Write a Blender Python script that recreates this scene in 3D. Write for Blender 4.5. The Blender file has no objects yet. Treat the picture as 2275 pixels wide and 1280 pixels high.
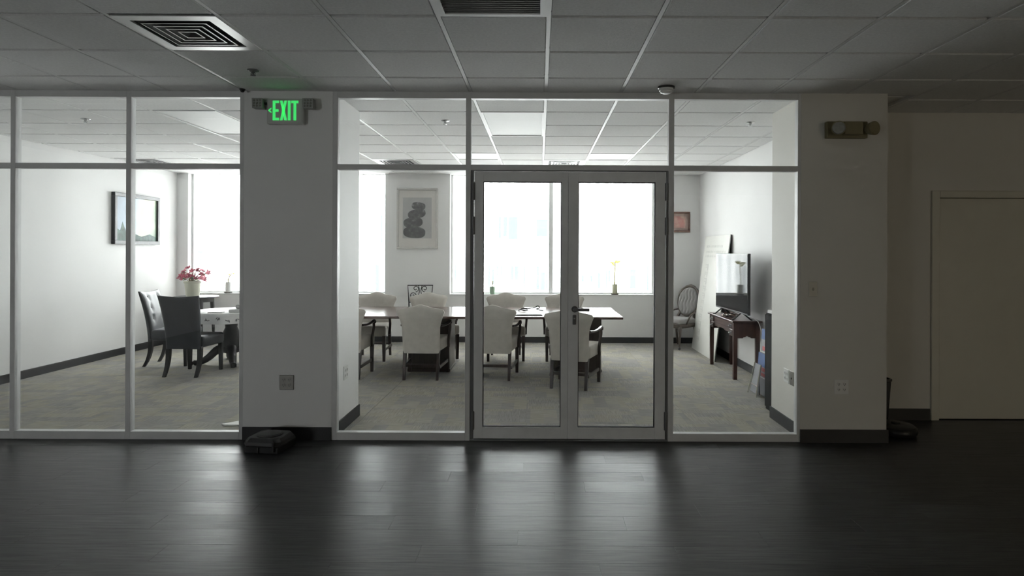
import bpy, bmesh, math, random
from mathutils import Vector, Matrix
random.seed(7)
R = math.radians
PI = math.pi
scene = bpy.context.scene
COL = scene.collection

# ------------------------------------------------------------------ camera
cam_d = bpy.data.cameras.new('camera'); cam = bpy.data.objects.new('camera', cam_d); COL.objects.link(cam)
cam.location = (0, 0, 1.542)
cam.rotation_euler = (PI / 2, -R(0.25), 0)
cam_d.sensor_width = 36; cam_d.lens = 36 * 1385 / 2275
cam_d.shift_x = (1137.5 - 1199) / 2275
cam_d.shift_y = (558 - 640) / 2275
cam_d.clip_start = 0.05
scene.camera = cam

# ------------------------------------------------------------------ sky and exposure
W = bpy.data.worlds.new('overcast_sky'); scene.world = W; W.use_nodes = True
bg = W.node_tree.nodes['Background']
bg.inputs[0].default_value = (1.0, 0.995, 0.98, 1); bg.inputs[1].default_value = 24.0
scene.view_settings.view_transform = 'Standard'; scene.view_settings.look = 'None'
scene.view_settings.gamma = 1; scene.view_settings.use_curve_mapping = False
scene.view_settings.exposure = 0.0

H = 2.832           # ceiling height
YP = 5.06           # front of the glass partition
YB = 10.51          # inner face of the window wall

# ------------------------------------------------------------------ mesh helpers
def BM(): return bmesh.new()

def box(bm, x0, x1, y0, y1, z0, z1, bev=0, seg=2):
    v = [bm.verts.new(p) for p in ((x0,y0,z0),(x1,y0,z0),(x1,y1,z0),(x0,y1,z0),(x0,y0,z1),(x1,y0,z1),(x1,y1,z1),(x0,y1,z1))]
    fs = [bm.faces.new([v[i] for i in f]) for f in ((0,3,2,1),(4,5,6,7),(0,1,5,4),(1,2,6,5),(2,3,7,6),(3,0,4,7))]
    if bev:
        es = set(e for f in fs for e in f.edges)
        bmesh.ops.bevel(bm, geom=list(es), offset=bev, segments=seg, profile=0.5, affect='EDGES')
    return bm

def hexa(bm, bot, top):
    """eight corner block from two quads"""
    v = [bm.verts.new(p) for p in list(bot) + list(top)]
    for f in ((0,3,2,1),(4,5,6,7),(0,1,5,4),(1,2,6,5),(2,3,7,6),(3,0,4,7)): bm.faces.new([v[i] for i in f])
    return bm

def taper(bm, p0, p1, a, b, a2=None, b2=None):
    """square bar from p0 (half sizes a,b) to p1 (half sizes a2,b2)"""
    a2 = a if a2 is None else a2; b2 = b if b2 is None else b2
    q = lambda p, s, t: [(p[0]-s,p[1]-t,p[2]),(p[0]+s,p[1]-t,p[2]),(p[0]+s,p[1]+t,p[2]),(p[0]-s,p[1]+t,p[2])]
    if p0[2] > p1[2]: p0, p1, a, b, a2, b2 = p1, p0, a2, b2, a, b
    return hexa(bm, q(p0, a, b), q(p1, a2, b2))

def loft(bm, rings, cap=True, closed=False):
    vs = [[bm.verts.new(p) for p in r] for r in rings]
    n = len(vs[0])
    m = len(vs) if closed else len(vs) - 1
    for i in range(m):
        a, b = vs[i], vs[(i + 1) % len(vs)]
        for j in range(n):
            k = (j + 1) % n
            bm.faces.new((a[j], a[k], b[k], b[j]))
    if cap and not closed:
        bm.faces.new(vs[0][::-1]); bm.faces.new(vs[-1])
    return bm

def tube(bm, pts, r, seg=8, closed=False, flat=1.0):
    pts = [Vector(p) for p in pts]; n = len(pts)
    rad = r if isinstance(r, (list, tuple)) else [r] * n
    up = None; rings = []
    for i in range(n):
        if closed: t = pts[(i+1) % n] - pts[i-1]
        else: t = pts[min(i+1, n-1)] - pts[max(i-1, 0)]
        if t.length < 1e-9: t = Vector((0,0,1))
        t.normalize()
        if up is None:
            up = Vector((0,0,1)) if abs(t.z) < 0.9 else Vector((0,1,0))
        s = t.cross(up)
        if s.length < 1e-6: s = t.orthogonal()
        s.normalize(); u = s.cross(t).normalized(); up = u
        rings.append([pts[i] + s * (math.cos(2*PI*k/seg) * rad[i]) + u * (math.sin(2*PI*k/seg) * rad[i] * flat) for k in range(seg)])
    return loft(bm, rings, True, closed)

def curve(ctrl, n=8):
    """Catmull-Rom through control points"""
    P = [Vector(c) for c in ctrl]; P = [P[0]*2 - P[1]] + P + [P[-1]*2 - P[-2]]
    out = []
    for i in range(1, len(P) - 2):
        for k in range(n):
            t = k / n
            out.append(0.5 * ((2*P[i]) + (P[i+1]-P[i-1])*t + (2*P[i-1]-5*P[i]+4*P[i+1]-P[i+2])*t*t + (3*P[i]-P[i-1]-3*P[i+1]+P[i+2])*t**3))
    out.append(P[-2]); return out

def lathe(bm, prof, seg=24, c=(0,0,0)):
    rings = [[(c[0]+r*math.cos(2*PI*k/seg), c[1]+r*math.sin(2*PI*k/seg), c[2]+z) for k in range(seg)] for r, z in prof]
    return loft(bm, rings)

def prism(bm, pts, axis, a, b):
    """polygon extruded along an axis: 'y' takes (x,z), 'x' takes (y,z), 'z' takes (x,y)"""
    f = {'y': lambda p, t: (p[0], t, p[1]), 'x': lambda p, t: (t, p[0], p[1]), 'z': lambda p, t: (p[0], p[1], t)}[axis]
    return loft(bm, [[f(p, a) for p in pts], [f(p, b) for p in pts]])

def ball(bm, c, rx, ry=None, rz=None, u=14, v=9):
    ry = rx if ry is None else ry; rz = rx if rz is None else rz
    bmesh.ops.create_uvsphere(bm, u_segments=u, v_segments=v, radius=1, matrix=Matrix.Translation(c) @ Matrix.Diagonal((rx, ry, rz, 1)))
    return bm

def obj(name, bm, mat, parent=None, smooth=False, label=None):
    bmesh.ops.recalc_face_normals(bm, faces=bm.faces)
    me = bpy.data.meshes.new(name); bm.to_mesh(me); bm.free()
    me.materials.append(mat)
    if smooth:
        me.polygons.foreach_set('use_smooth', [True] * len(me.polygons))
        me.set_sharp_from_angle(angle=R(42))
    o = bpy.data.objects.new(name, me); COL.objects.link(o)
    if parent: o.parent = parent
    if label: o['label'] = label
    return o

def tag(o, label, cat, group=None, kind=None):
    o['label'] = label; o['category'] = cat
    if group: o['group'] = group
    if kind: o['kind'] = kind
    return o

def thing(name, label, cat, loc=(0,0,0), rz=0, group=None, kind=None):
    o = bpy.data.objects.new(name, None); COL.objects.link(o); o.empty_display_size = 0.1
    o.location = loc; o.rotation_euler = (0, 0, rz)
    return tag(o, label, cat, group, kind)

def copy_tree(o, parent=None):
    c = o.copy(); COL.objects.link(c); c.parent = parent
    for ch in list(o.children): copy_tree(ch, c)
    return c

# ------------------------------------------------------------------ materials
def mat(name, col, rough=0.5, metal=0.0, var=0.0, scale=6.0, bump=0.0, bscale=80.0, spec=0.5, stretch=(1,1,1), sheen=0):
    m = bpy.data.materials.new(name); m.use_nodes = True
    nt = m.node_tree; N = nt.nodes; L = nt.links; p = N['Principled BSDF']
    p.inputs['Base Color'].default_value = (*col, 1); p.inputs['Roughness'].default_value = rough
    p.inputs['Metallic'].default_value = metal; p.inputs['Specular IOR Level'].default_value = spec
    if sheen: p.inputs['Sheen Weight'].default_value = sheen
    tc = N.new('ShaderNodeTexCoord'); mp = N.new('ShaderNodeMapping'); mp.inputs['Scale'].default_value = stretch
    L.new(tc.outputs['Object'], mp.inputs[0])
    if var:
        n = N.new('ShaderNodeTexNoise'); n.inputs['Scale'].default_value = scale; n.inputs['Detail'].default_value = 5
        L.new(mp.outputs[0], n.inputs['Vector'])
        r = N.new('ShaderNodeValToRGB'); r.color_ramp.elements[0].position = 0.3; r.color_ramp.elements[1].position = 0.7
        r.color_ramp.elements[0].color = (*[max(0, c*(1-var)) for c in col], 1)
        r.color_ramp.elements[1].color = (*[min(1, c*(1+var)) for c in col], 1)
        L.new(n.outputs['Fac'], r.inputs[0]); L.new(r.outputs[0], p.inputs['Base Color'])
    if bump:
        n2 = N.new('ShaderNodeTexNoise'); n2.inputs['Scale'].default_value = bscale; n2.inputs['Detail'].default_value = 3
        L.new(mp.outputs[0], n2.inputs['Vector'])
        b = N.new('ShaderNodeBump'); b.inputs['Strength'].default_value = bump; b.inputs['Distance'].default_value = 0.01
        L.new(n2.outputs['Fac'], b.inputs['Height']); L.new(b.outputs[0], p.inputs['Normal'])
    return m

def glass_mat(name, tint=(0.965, 0.972, 0.97), refl=1.0):
    m = bpy.data.materials.new(name); m.use_nodes = True
    nt = m.node_tree; N = nt.nodes; L = nt.links; N.remove(N['Principled BSDF'])
    t = N.new('ShaderNodeBsdfTransparent'); t.inputs[0].default_value = (*tint, 1)
    g = N.new('ShaderNodeBsdfGlossy'); g.inputs['Roughness'].default_value = 0.0
    f = N.new('ShaderNodeFresnel'); f.inputs[0].default_value = 1.45
    k = N.new('ShaderNodeMath'); k.operation = 'MULTIPLY'; k.inputs[1].default_value = refl
    x = N.new('ShaderNodeMixShader')
    L.new(f.outputs[0], k.inputs[0]); L.new(k.outputs[0], x.inputs[0]); L.new(t.outputs[0], x.inputs[1]); L.new(g.outputs[0], x.inputs[2])
    L.new(x.outputs[0], N['Material Output'].inputs[0]); return m

def emit_mat(name, col, s):
    m = bpy.data.materials.new(name); m.use_nodes = True
    p = m.node_tree.nodes['Principled BSDF']
    p.inputs['Base Color'].default_value = (*col, 1)
    p.inputs['Emission Color'].default_value = (*col, 1); p.inputs['Emission Strength'].default_value = s
    return m

def plank_mat():
    m = mat('dark_vinyl_plank', (0.05, 0.05, 0.052), 0.36, spec=0.25)
    nt = m.node_tree; N = nt.nodes; L = nt.links; p = N['Principled BSDF']
    tc = N.new('ShaderNodeTexCoord'); oi = N.new('ShaderNodeObjectInfo')
    add = N.new('ShaderNodeVectorMath'); add.operation = 'MULTIPLY_ADD'
    L.new(oi.outputs['Random'], add.inputs[0]); add.inputs[1].default_value = (31, 17, 0); L.new(tc.outputs['Object'], add.inputs[2])
    mp = N.new('ShaderNodeMapping'); mp.inputs['Scale'].default_value = (1.5, 22, 1); L.new(add.outputs[0], mp.inputs[0])
    n = N.new('ShaderNodeTexNoise'); n.inputs['Scale'].default_value = 3; n.inputs['Detail'].default_value = 7; L.new(mp.outputs[0], n.inputs['Vector'])
    r = N.new('ShaderNodeValToRGB'); r.color_ramp.elements[0].color = (0.032, 0.032, 0.034, 1); r.color_ramp.elements[1].color = (0.075, 0.074, 0.073, 1)
    r.color_ramp.elements[0].position = 0.3; r.color_ramp.elements[1].position = 0.72
    L.new(n.outputs['Fac'], r.inputs[0])
    hs = N.new('ShaderNodeHueSaturation'); mr = N.new('ShaderNodeMapRange'); mr.inputs['To Min'].default_value = 0.75; mr.inputs['To Max'].default_value = 1.25
    L.new(oi.outputs['Random'], mr.inputs[0]); L.new(mr.outputs[0], hs.inputs['Value']); L.new(r.outputs[0], hs.inputs['Color']); L.new(hs.outputs[0], p.inputs['Base Color'])
    rr = N.new('ShaderNodeMapRange'); rr.inputs['To Min'].default_value = 0.31; rr.inputs['To Max'].default_value = 0.44
    n3 = N.new('ShaderNodeTexNoise'); n3.inputs['Scale'].default_value = 1.4; n3.inputs['Detail'].default_value = 6; L.new(mp.outputs[0], n3.inputs['Vector'])
    mx = N.new('ShaderNodeMath'); mx.operation = 'MULTIPLY_ADD'; L.new(oi.outputs['Random'], mx.inputs[0]); mx.inputs[1].default_value = 0.35
    L.new(n3.outputs['Fac'], mx.inputs[2]); rr.inputs['From Min'].default_value = 0.35; rr.inputs['From Max'].default_value = 1.15; L.new(mx.outputs[0], rr.inputs[0]); L.new(rr.outputs[0], p.inputs['Roughness'])
    b = N.new('ShaderNodeBump'); b.inputs['Strength'].default_value = 0.12; b.inputs['Distance'].default_value = 0.004
    L.new(n.outputs['Fac'], b.inputs['Height']); L.new(b.outputs[0], p.inputs['Normal'])
    return m

def carpet_mat():
    m = mat('carpet_tile_pile', (0.26, 0.25, 0.21), 0.95, spec=0.1)
    nt = m.node_tree; N = nt.nodes; L = nt.links; p = N['Principled BSDF']
    tc = N.new('ShaderNodeTexCoord'); oi = N.new('ShaderNodeObjectInfo')
    add = N.new('ShaderNodeVectorMath'); add.operation = 'MULTIPLY_ADD'
    L.new(oi.outputs['Random'], add.inputs[0]); add.inputs[1].default_value = (40, 23, 0); L.new(tc.outputs['Object'], add.inputs[2])
    br = N.new('ShaderNodeTexBrick'); L.new(add.outputs[0], br.inputs['Vector'])
    br.inputs['Scale'].default_value = 1; br.inputs['Brick Width'].default_value = 0.26; br.inputs['Row Height'].default_value = 0.125
    br.inputs['Mortar Size'].default_value = 0; br.inputs['Color1'].default_value = (0.0, 0.0, 0.0, 1); br.inputs['Color2'].default_value = (1, 1, 1, 1)
    r = N.new('ShaderNodeValToRGB'); cr = r.color_ramp; cr.interpolation = 'CONSTANT'
    cols = [(0.283,0.274,0.266), (0.328,0.310,0.268), (0.308,0.297,0.275), (0.345,0.326,0.288), (0.288,0.278,0.268), (0.318,0.305,0.282), (0.345,0.325,0.276)]
    cr.elements[0].color = (*cols[0], 1); cr.elements[1].position = 1/7; cr.elements[1].color = (*cols[1], 1)
    for i in range(2, 7): e = cr.elements.new(i/7); e.color = (*cols[i], 1)
    L.new(br.outputs['Color'], r.inputs[0])
    mp = N.new('ShaderNodeMapping'); mp.inputs['Scale'].default_value = (110, 7, 1); L.new(add.outputs[0], mp.inputs[0])
    n = N.new('ShaderNodeTexNoise'); n.inputs['Scale'].default_value = 1.0; n.inputs['Detail'].default_value = 2; L.new(mp.outputs[0], n.inputs['Vector'])
    mr = N.new('ShaderNodeMapRange'); mr.inputs['From Min'].default_value = 0.32; mr.inputs['From Max'].default_value = 0.68
    mr.inputs['To Min'].default_value = 0.84; mr.inputs['To Max'].default_value = 1.15; L.new(n.outputs['Fac'], mr.inputs[0])
    hs = N.new('ShaderNodeHueSaturation'); L.new(r.outputs[0], hs.inputs['Color']); L.new(mr.outputs[0], hs.inputs['Value'])
    L.new(hs.outputs[0], p.inputs['Base Color'])
    b = N.new('ShaderNodeBump'); b.inputs['Strength'].default_value = 0.5; b.inputs['Distance'].default_value = 0.004
    L.new(n.outputs['Fac'], b.inputs['Height']); L.new(b.outputs[0], p.inputs['Normal'])
    return m

def painting_mat(name, stops, noise=3.0, axis=(0,1,0), amount=0.4, lo=-0.5, hi=0.5):
    """soft print: colour ramp along an object axis broken up by noise"""
    m = mat(name, (0.5,0.5,0.5), 0.35)
    nt = m.node_tree; N = nt.nodes; L = nt.links; p = N['Principled BSDF']
    tc = N.new('ShaderNodeTexCoord'); dt = N.new('ShaderNodeVectorMath'); dt.operation = 'DOT_PRODUCT'; dt.inputs[1].default_value = axis
    L.new(tc.outputs['Object'], dt.inputs[0])
    n = N.new('ShaderNodeTexNoise'); n.inputs['Scale'].default_value = noise; n.inputs['Detail'].default_value = 6; L.new(tc.outputs['Object'], n.inputs['Vector'])
    mr = N.new('ShaderNodeMapRange'); mr.inputs['From Min'].default_value = lo; mr.inputs['From Max'].default_value = hi
    L.new(dt.outputs['Value'], mr.inputs[0])
    ma = N.new('ShaderNodeMath'); ma.operation = 'MULTIPLY_ADD'; L.new(n.outputs['Fac'], ma.inputs[0]); ma.inputs[1].default_value = amount
    sb = N.new('ShaderNodeMath'); sb.operation = 'SUBTRACT'; L.new(mr.outputs[0], sb.inputs[0]); sb.inputs[1].default_value = amount/2
    L.new(sb.outputs[0], ma.inputs[2])
    r = N.new('ShaderNodeValToRGB'); cr = r.color_ramp
    cr.elements[0].position = stops[0][0]; cr.elements[0].color = (*stops[0][1], 1)
    cr.elements[1].position = stops[1][0]; cr.elements[1].color = (*stops[1][1], 1)
    for s, c in stops[2:]: e = cr.elements.new(s); e.color = (*c, 1)
    L.new(ma.outputs[0], r.inputs[0]); L.new(r.outputs[0], p.inputs['Base Color']); return m

M = {}
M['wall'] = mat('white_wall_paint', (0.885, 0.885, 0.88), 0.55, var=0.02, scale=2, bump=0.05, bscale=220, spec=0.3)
M['wallw'] = mat('warm_light_wall_paint', (0.70, 0.685, 0.64), 0.6, var=0.02, scale=2, bump=0.05, bscale=220, spec=0.3)  # warm light on the right-hand lobby walls is mixed into this paint
M['tile'] = mat('mineral_fibre_ceiling_tile', (0.86, 0.86, 0.855), 0.9, var=0.05, scale=60, bump=0.35, bscale=170, spec=0.15)
M['bar'] = mat('painted_ceiling_grid', (0.78, 0.78, 0.775), 0.45, var=0.02, scale=8)
M['alu'] = mat('grey_aluminium_frame', (0.70, 0.705, 0.705), 0.42, 0.0, var=0.04, scale=9)
M['aludoor'] = mat('grey_aluminium_door', (0.80, 0.808, 0.81), 0.40, 0.0, var=0.04, scale=9)
M['aludark'] = mat('dark_grey_hardware', (0.17, 0.172, 0.175), 0.4, 0.2, var=0.05)
M['gasket'] = mat('black_rubber_gasket', (0.012, 0.012, 0.02), 0.7, var=0.1)
M['base'] = mat('black_vinyl_baseboard', (0.022, 0.022, 0.024), 0.5, var=0.15)
M['baseg'] = mat('charcoal_vinyl_baseboard', (0.028, 0.028, 0.031), 0.55, var=0.12)
M['glass'] = glass_mat('clear_partition_glass', refl=0.7)
M['wglass'] = glass_mat('clear_window_glass', (0.97, 0.985, 0.985), 0.8)
M['amber'] = glass_mat('warm_fill_glass', (1.0, 0.94, 0.82), 0.8)  # tint colours the fill daylight of the added right rear window
M['winframe'] = mat('white_window_frame', (0.85, 0.86, 0.86), 0.4, var=0.03)
M['plank'] = plank_mat()
M['carpet'] = carpet_mat()
M['concrete'] = mat('dark_subfloor', (0.05, 0.05, 0.05), 0.8, var=0.2)
M['linen'] = mat('cream_linen_upholstery', (0.61, 0.58, 0.53), 0.85, var=0.06, scale=14, bump=0.25, bscale=400, spec=0.2, sheen=0.15)
M['wood'] = mat('dark_mahogany', (0.030, 0.018, 0.016), 0.28, var=0.45, scale=7, stretch=(9, 9, 1))
M['tabletop'] = mat('polished_mahogany_tabletop', (0.085, 0.05, 0.042), 0.16, var=0.35, scale=4, stretch=(1, 14, 1))
M['redwood'] = mat('red_mahogany_desk', (0.055, 0.022, 0.018), 0.3, var=0.4, scale=6, stretch=(8, 2, 1))
M['pedwood'] = mat('brown_black_pedestal_wood', (0.040, 0.028, 0.025), 0.3, var=0.35, scale=5, stretch=(8, 8, 1))
M['leather'] = mat('black_leather', (0.022, 0.024, 0.030), 0.33, var=0.25, scale=10, bump=0.15, bscale=120)
M['blackwood'] = mat('black_stained_wood', (0.018, 0.017, 0.018), 0.4, var=0.3)
M['iron'] = mat('black_wrought_iron', (0.02, 0.02, 0.022), 0.45, 0.5, var=0.2)
M['black'] = mat('black_plastic', (0.016, 0.016, 0.018), 0.38, var=0.15, bump=0.05, bscale=200)
M['blackg'] = mat('charcoal_plastic', (0.042, 0.042, 0.044), 0.35, var=0.15)
M['white'] = mat('white_plastic', (0.78, 0.78, 0.76), 0.35, var=0.02)
M['ivory'] = mat('ivory_plastic', (0.55, 0.53, 0.46), 0.4, var=0.03)
M['greyplate'] = mat('brushed_steel_plate', (0.20, 0.195, 0.18), 0.4, 0.5, var=0.1)
M['slot'] = mat('dark_slot', (0.03, 0.03, 0.03), 0.6, var=0.1)
M['signbody'] = mat('grey_sign_housing', (0.62, 0.62, 0.60), 0.5, var=0.03)
M['headgrey'] = mat('grey_lamp_head', (0.38, 0.38, 0.37), 0.45, var=0.04)
M['lampbody'] = mat('olive_beige_light_housing', (0.23, 0.20, 0.11), 0.5, var=0.05)
M['lampglass'] = mat('lamp_lens', (0.36, 0.36, 0.33), 0.2, 0.2, var=0.15, scale=40)
M['green'] = emit_mat('green_exit_letters', (0.06, 0.82, 0.17), 0.75)
M['ventmetal'] = mat('brushed_vent_metal', (0.62, 0.62, 0.61), 0.32, 0.55, var=0.04)
M['ventdark'] = mat('vent_throat', (0.02, 0.02, 0.02), 0.7, var=0.2)
M['ventgrey'] = mat('grey_vent_blade', (0.10, 0.10, 0.10), 0.5, 0.3, var=0.1)
M['blade'] = mat('painted_louvre', (0.32, 0.32, 0.32), 0.45, 0.2, var=0.05)
M['lens'] = mat('prismatic_light_lens', (0.84, 0.85, 0.845), 0.5, var=0.01, bump=0.1, bscale=300)
M['chrome'] = mat('brushed_chrome', (0.55, 0.55, 0.55), 0.25, 0.9, var=0.05)
M['tv'] = mat('black_glass_screen', (0.012, 0.013, 0.015), 0.05, spec=0.07, var=0.05)
M['cloth'] = mat('white_tablecloth', (0.80, 0.80, 0.79), 0.6, var=0.03, bump=0.1, bscale=300)
M['floral'] = mat('dark_printed_flowers', (0.12, 0.12, 0.125), 0.8, var=0.3, scale=30)
M['pot'] = mat('cream_glazed_pot', (0.62, 0.62, 0.50), 0.35, var=0.05)
M['petal'] = mat('pink_red_petal', (0.36, 0.06, 0.10), 0.6, var=0.35, scale=30)
M['petal2'] = mat('pale_pink_petal', (0.62, 0.22, 0.28), 0.6, var=0.3, scale=30)
M['leaf'] = mat('dark_green_leaf', (0.08, 0.13, 0.06), 0.55, var=0.3, scale=20)
M['stem'] = mat('olive_stem', (0.22, 0.20, 0.09), 0.6, var=0.2)
def leaf_mat(name, col):
    m = bpy.data.materials.new(name); m.use_nodes = True
    N = m.node_tree.nodes; L = m.node_tree.links; N.remove(N['Principled BSDF'])
    d = N.new('ShaderNodeBsdfDiffuse'); t_ = N.new('ShaderNodeBsdfTranslucent'); x = N.new('ShaderNodeMixShader')
    n = N.new('ShaderNodeTexNoise'); n.inputs['Scale'].default_value = 25
    r_ = N.new('ShaderNodeValToRGB'); r_.color_ramp.elements[0].color = (*[c*0.7 for c in col], 1); r_.color_ramp.elements[1].color = (*col, 1)
    L.new(n.outputs['Fac'], r_.inputs[0]); L.new(r_.outputs[0], d.inputs[0]); L.new(r_.outputs[0], t_.inputs[0])
    x.inputs[0].default_value = 0.5; L.new(d.outputs[0], x.inputs[1]); L.new(t_.outputs[0], x.inputs[2]); L.new(x.outputs[0], N['Material Output'].inputs[0]); return m
M['sprig'] = leaf_mat('pale_yellow_translucent_leaf', (0.50, 0.46, 0.16))
M['vase'] = mat('pale_green_glass_vase', (0.30, 0.42, 0.31), 0.3, var=0.1)
M['vasew'] = mat('cream_ceramic_vase', (0.55, 0.55, 0.40), 0.4, var=0.05)
M['soil'] = mat('potting_soil', (0.04, 0.03, 0.02), 0.9, var=0.4, scale=40)
M['board'] = mat('white_foam_board', (0.76, 0.76, 0.72), 0.45, var=0.02)
M['boardedge'] = mat('dark_board_edge', (0.05, 0.05, 0.05), 0.6, var=0.1)
M['print'] = mat('faded_grey_print', (0.67, 0.67, 0.64), 0.6, var=0.05, scale=12)
M['mat'] = mat('off_white_picture_mat', (0.66, 0.64, 0.61), 0.6, var=0.02)
M['wframe'] = mat('whitewashed_frame', (0.60, 0.59, 0.57), 0.5, var=0.05, scale=20)
M['bframe'] = mat('dark_bronze_frame', (0.03, 0.032, 0.036), 0.35, 0.2, var=0.2)
M['brown'] = mat('brown_wood_frame', (0.12, 0.06, 0.04), 0.4, var=0.3, scale=20)
M['pinkmat'] = mat('taupe_picture_mat', (0.36, 0.27, 0.24), 0.6, var=0.08, scale=20)
M['blue'] = mat('blue_sign_print', (0.06, 0.12, 0.30), 0.5, var=0.1)
M['red'] = mat('red_sign_print', (0.42, 0.08, 0.08), 0.5, var=0.15)
M['cardgrey'] = mat('grey_card', (0.32, 0.33, 0.35), 0.6, var=0.06)
M['cabinet'] = mat('charcoal_cabinet', (0.03, 0.03, 0.031), 0.9, var=0.1, spec=0.05)
M['velvet'] = mat('pale_grey_velvet', (0.31, 0.30, 0.295), 0.8, var=0.08, scale=12, sheen=0.2)
M['carved'] = mat('grey_brown_carved_wood', (0.085, 0.068, 0.058), 0.4, var=0.3, scale=18)
M['paper'] = mat('white_paper', (0.82, 0.82, 0.80), 0.6, var=0.02)
M['greycloth'] = mat('grey_folded_cloth', (0.42, 0.42, 0.42), 0.85, var=0.1, scale=14, bump=0.2, bscale=200)
M['facade'] = mat('pale_building_facade', (0.88, 0.885, 0.885), 0.8, var=0.03, scale=0.4)
M['fin'] = mat('grey_facade_fin', (0.30, 0.32, 0.33), 0.9, var=0.05, spec=0.05)
M['fwin'] = mat('far_blue_window', (0.050, 0.060, 0.068), 0.9, var=0.12, scale=0.6, spec=0.05)
M['street'] = mat('pale_street', (0.88, 0.88, 0.87), 0.9, var=0.04, scale=0.3)
M['doorpaint'] = mat('cream_door_paint', (0.66, 0.64, 0.56), 0.4, var=0.02)

# ------------------------------------------------------------------ structure: shells
def struct(name, bm, m, label, cat, parent=None):
    o = obj(name, bm, m, parent)
    if parent is None: tag(o, label, cat, kind='structure')
    return o

XL, XR = -6.12, 2.70           # meeting room side walls
FL, FR, FB = -6.5, 7.6, -4.0   # lobby side walls and rear wall

b = BM(); box(b, FL, FR, FB, 5.87, -0.12, -0.006)
floor = struct('floor', b, M['concrete'], 'dark plank floor of the dim lobby in front of the glass partition', 'floor')
pl = []
def plank(x0, x1, y0, y1):
    key = (round(x1-x0, 3), round(y1-y0, 3))
    if key not in plank.m:
        b = BM(); w, d = key; g = 0.0004
        box(b, g, w-g, g, d-g, -0.006, 0, 0.0003, 1)
        o = obj('plank', b, M['plank'], floor); plank.m[key] = o.data
    else:
        o = bpy.data.objects.new('plank', plank.m[key]); COL.objects.link(o); o.parent = floor
    o.location = (x0, y0, 0)
plank.m = {}
pw, plen = 0.182, 1.32
rows = 22
for i in range(rows):
    y1 = YP + 0.02 - i*pw; y0 = y1 - pw
    off = [0.0, 0.47, 0.93, 0.21, 0.71, 1.12][i % 6]
    x = FL - off
    while x < FR:
        a, c = max(x, FL), min(x + plen, FR)
        if c - a > 0.02: plank(a, c, y0, y1)
        x += plen
yrear = YP + 0.02 - rows*pw
b = BM(); box(b, FL, FR, FB, yrear, -0.006, 0)
o = obj('plank_field', b, M['plank'], floor); o['kind'] = 'stuff'
b = BM(); box(b, 2.82, FR, YP + 0.02, 5.75, -0.006, 0)
obj('plank_strip', b, M['plank'], floor)

b = BM(); box(b, XL, XR, YP + 0.02, 10.75, -0.12, -0.006)
cfloor = struct('floor_carpeted', b, M['concrete'], 'carpet tiled floor of the bright meeting room', 'floor')
cm = {}
ts = 0.5
nx = int(math.ceil((XR - XL)/ts)); ny = int(math.ceil((YB - YP - 0.02)/ts))
for i in range(nx):
    for j in range(ny):
        x0 = XL + i*ts; x1 = min(x0 + ts, XR); y0 = YP + 0.02 + j*ts; y1 = min(y0 + ts, YB)
        rot = (i + j) % 2 if (x1-x0 > 0.499 and y1-y0 > 0.499) else 0
        key = (round(x1-x0, 3), round(y1-y0, 3))
        if key not in cm:
            b = BM(); w, d = key[0]/2, key[1]/2
            box(b, -w, w, -d, d, -0.006, 0, 0.0015, 1)
            o = obj('carpet_tile', b, M['carpet'], cfloor); cm[key] = o.data
        else:
            o = bpy.data.objects.new('carpet_tile', cm[key]); COL.objects.link(o); o.parent = cfloor
        o.location = ((x0+x1)/2, (y0+y1)/2, 0)
        o.rotation_euler = (0, 0, (PI/2 if rot else 0))

# ceilings: tiles hang 8 mm below the grid
b = BM(); box(b, FL - 0.1, FR + 0.1, FB - 0.1, 5.9, H + 0.028, H + 0.16)
ceil1 = struct('ceiling', b, M['bar'], 'dim suspended ceiling of square tiles over the lobby', 'ceiling')
b = BM(); box(b, XL - 0.2, XR + 0.1, 5.9, 10.95, H + 0.028, H + 0.16)
ceil2 = struct('ceiling_meeting_room', b, M['bar'], 'bright suspended ceiling of square tiles over the meeting room', 'ceiling')
tm = {}
def ctile(par, x0, x1, y0, y1):
    g = 0.016
    w, d = round(x1 - x0 - 2*g, 3), round(y1 - y0 - 2*g, 3)
    if w < 0.03 or d < 0.03: return
    if (w, d) not in tm:
        b = BM(); box(b, 0, w, 0, d, H, H + 0.027, 0.003, 1)
        o = obj('ceiling_tile', b, M['tile'], par); tm[(w, d)] = o.data
    else:
        o = bpy.data.objects.new('ceiling_tile', tm[(w, d)]); COL.objects.link(o); o.parent = par
    o.location = (x0 + g, y0 + g, 0)
GX = [0.045 + 0.61*k for k in range(-11, 10)]
RF = [2.21, 2.82, 3.43, 4.04, 4.65, 5.26, 5.76]
RI = [5.12, 5.78] + [5.78 + 0.61*k for k in range(1, 9)]
def cells(rows, xa, xb):
    for i in range(len(GX) - 1):
        x0, x1 = max(GX[i], xa), min(GX[i+1], xb)
        if x1 - x0 < 0.05: continue
        for j in range(len(rows) - 1): yield (i - 11, j, x0, x1, rows[j], rows[j+1])
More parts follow.
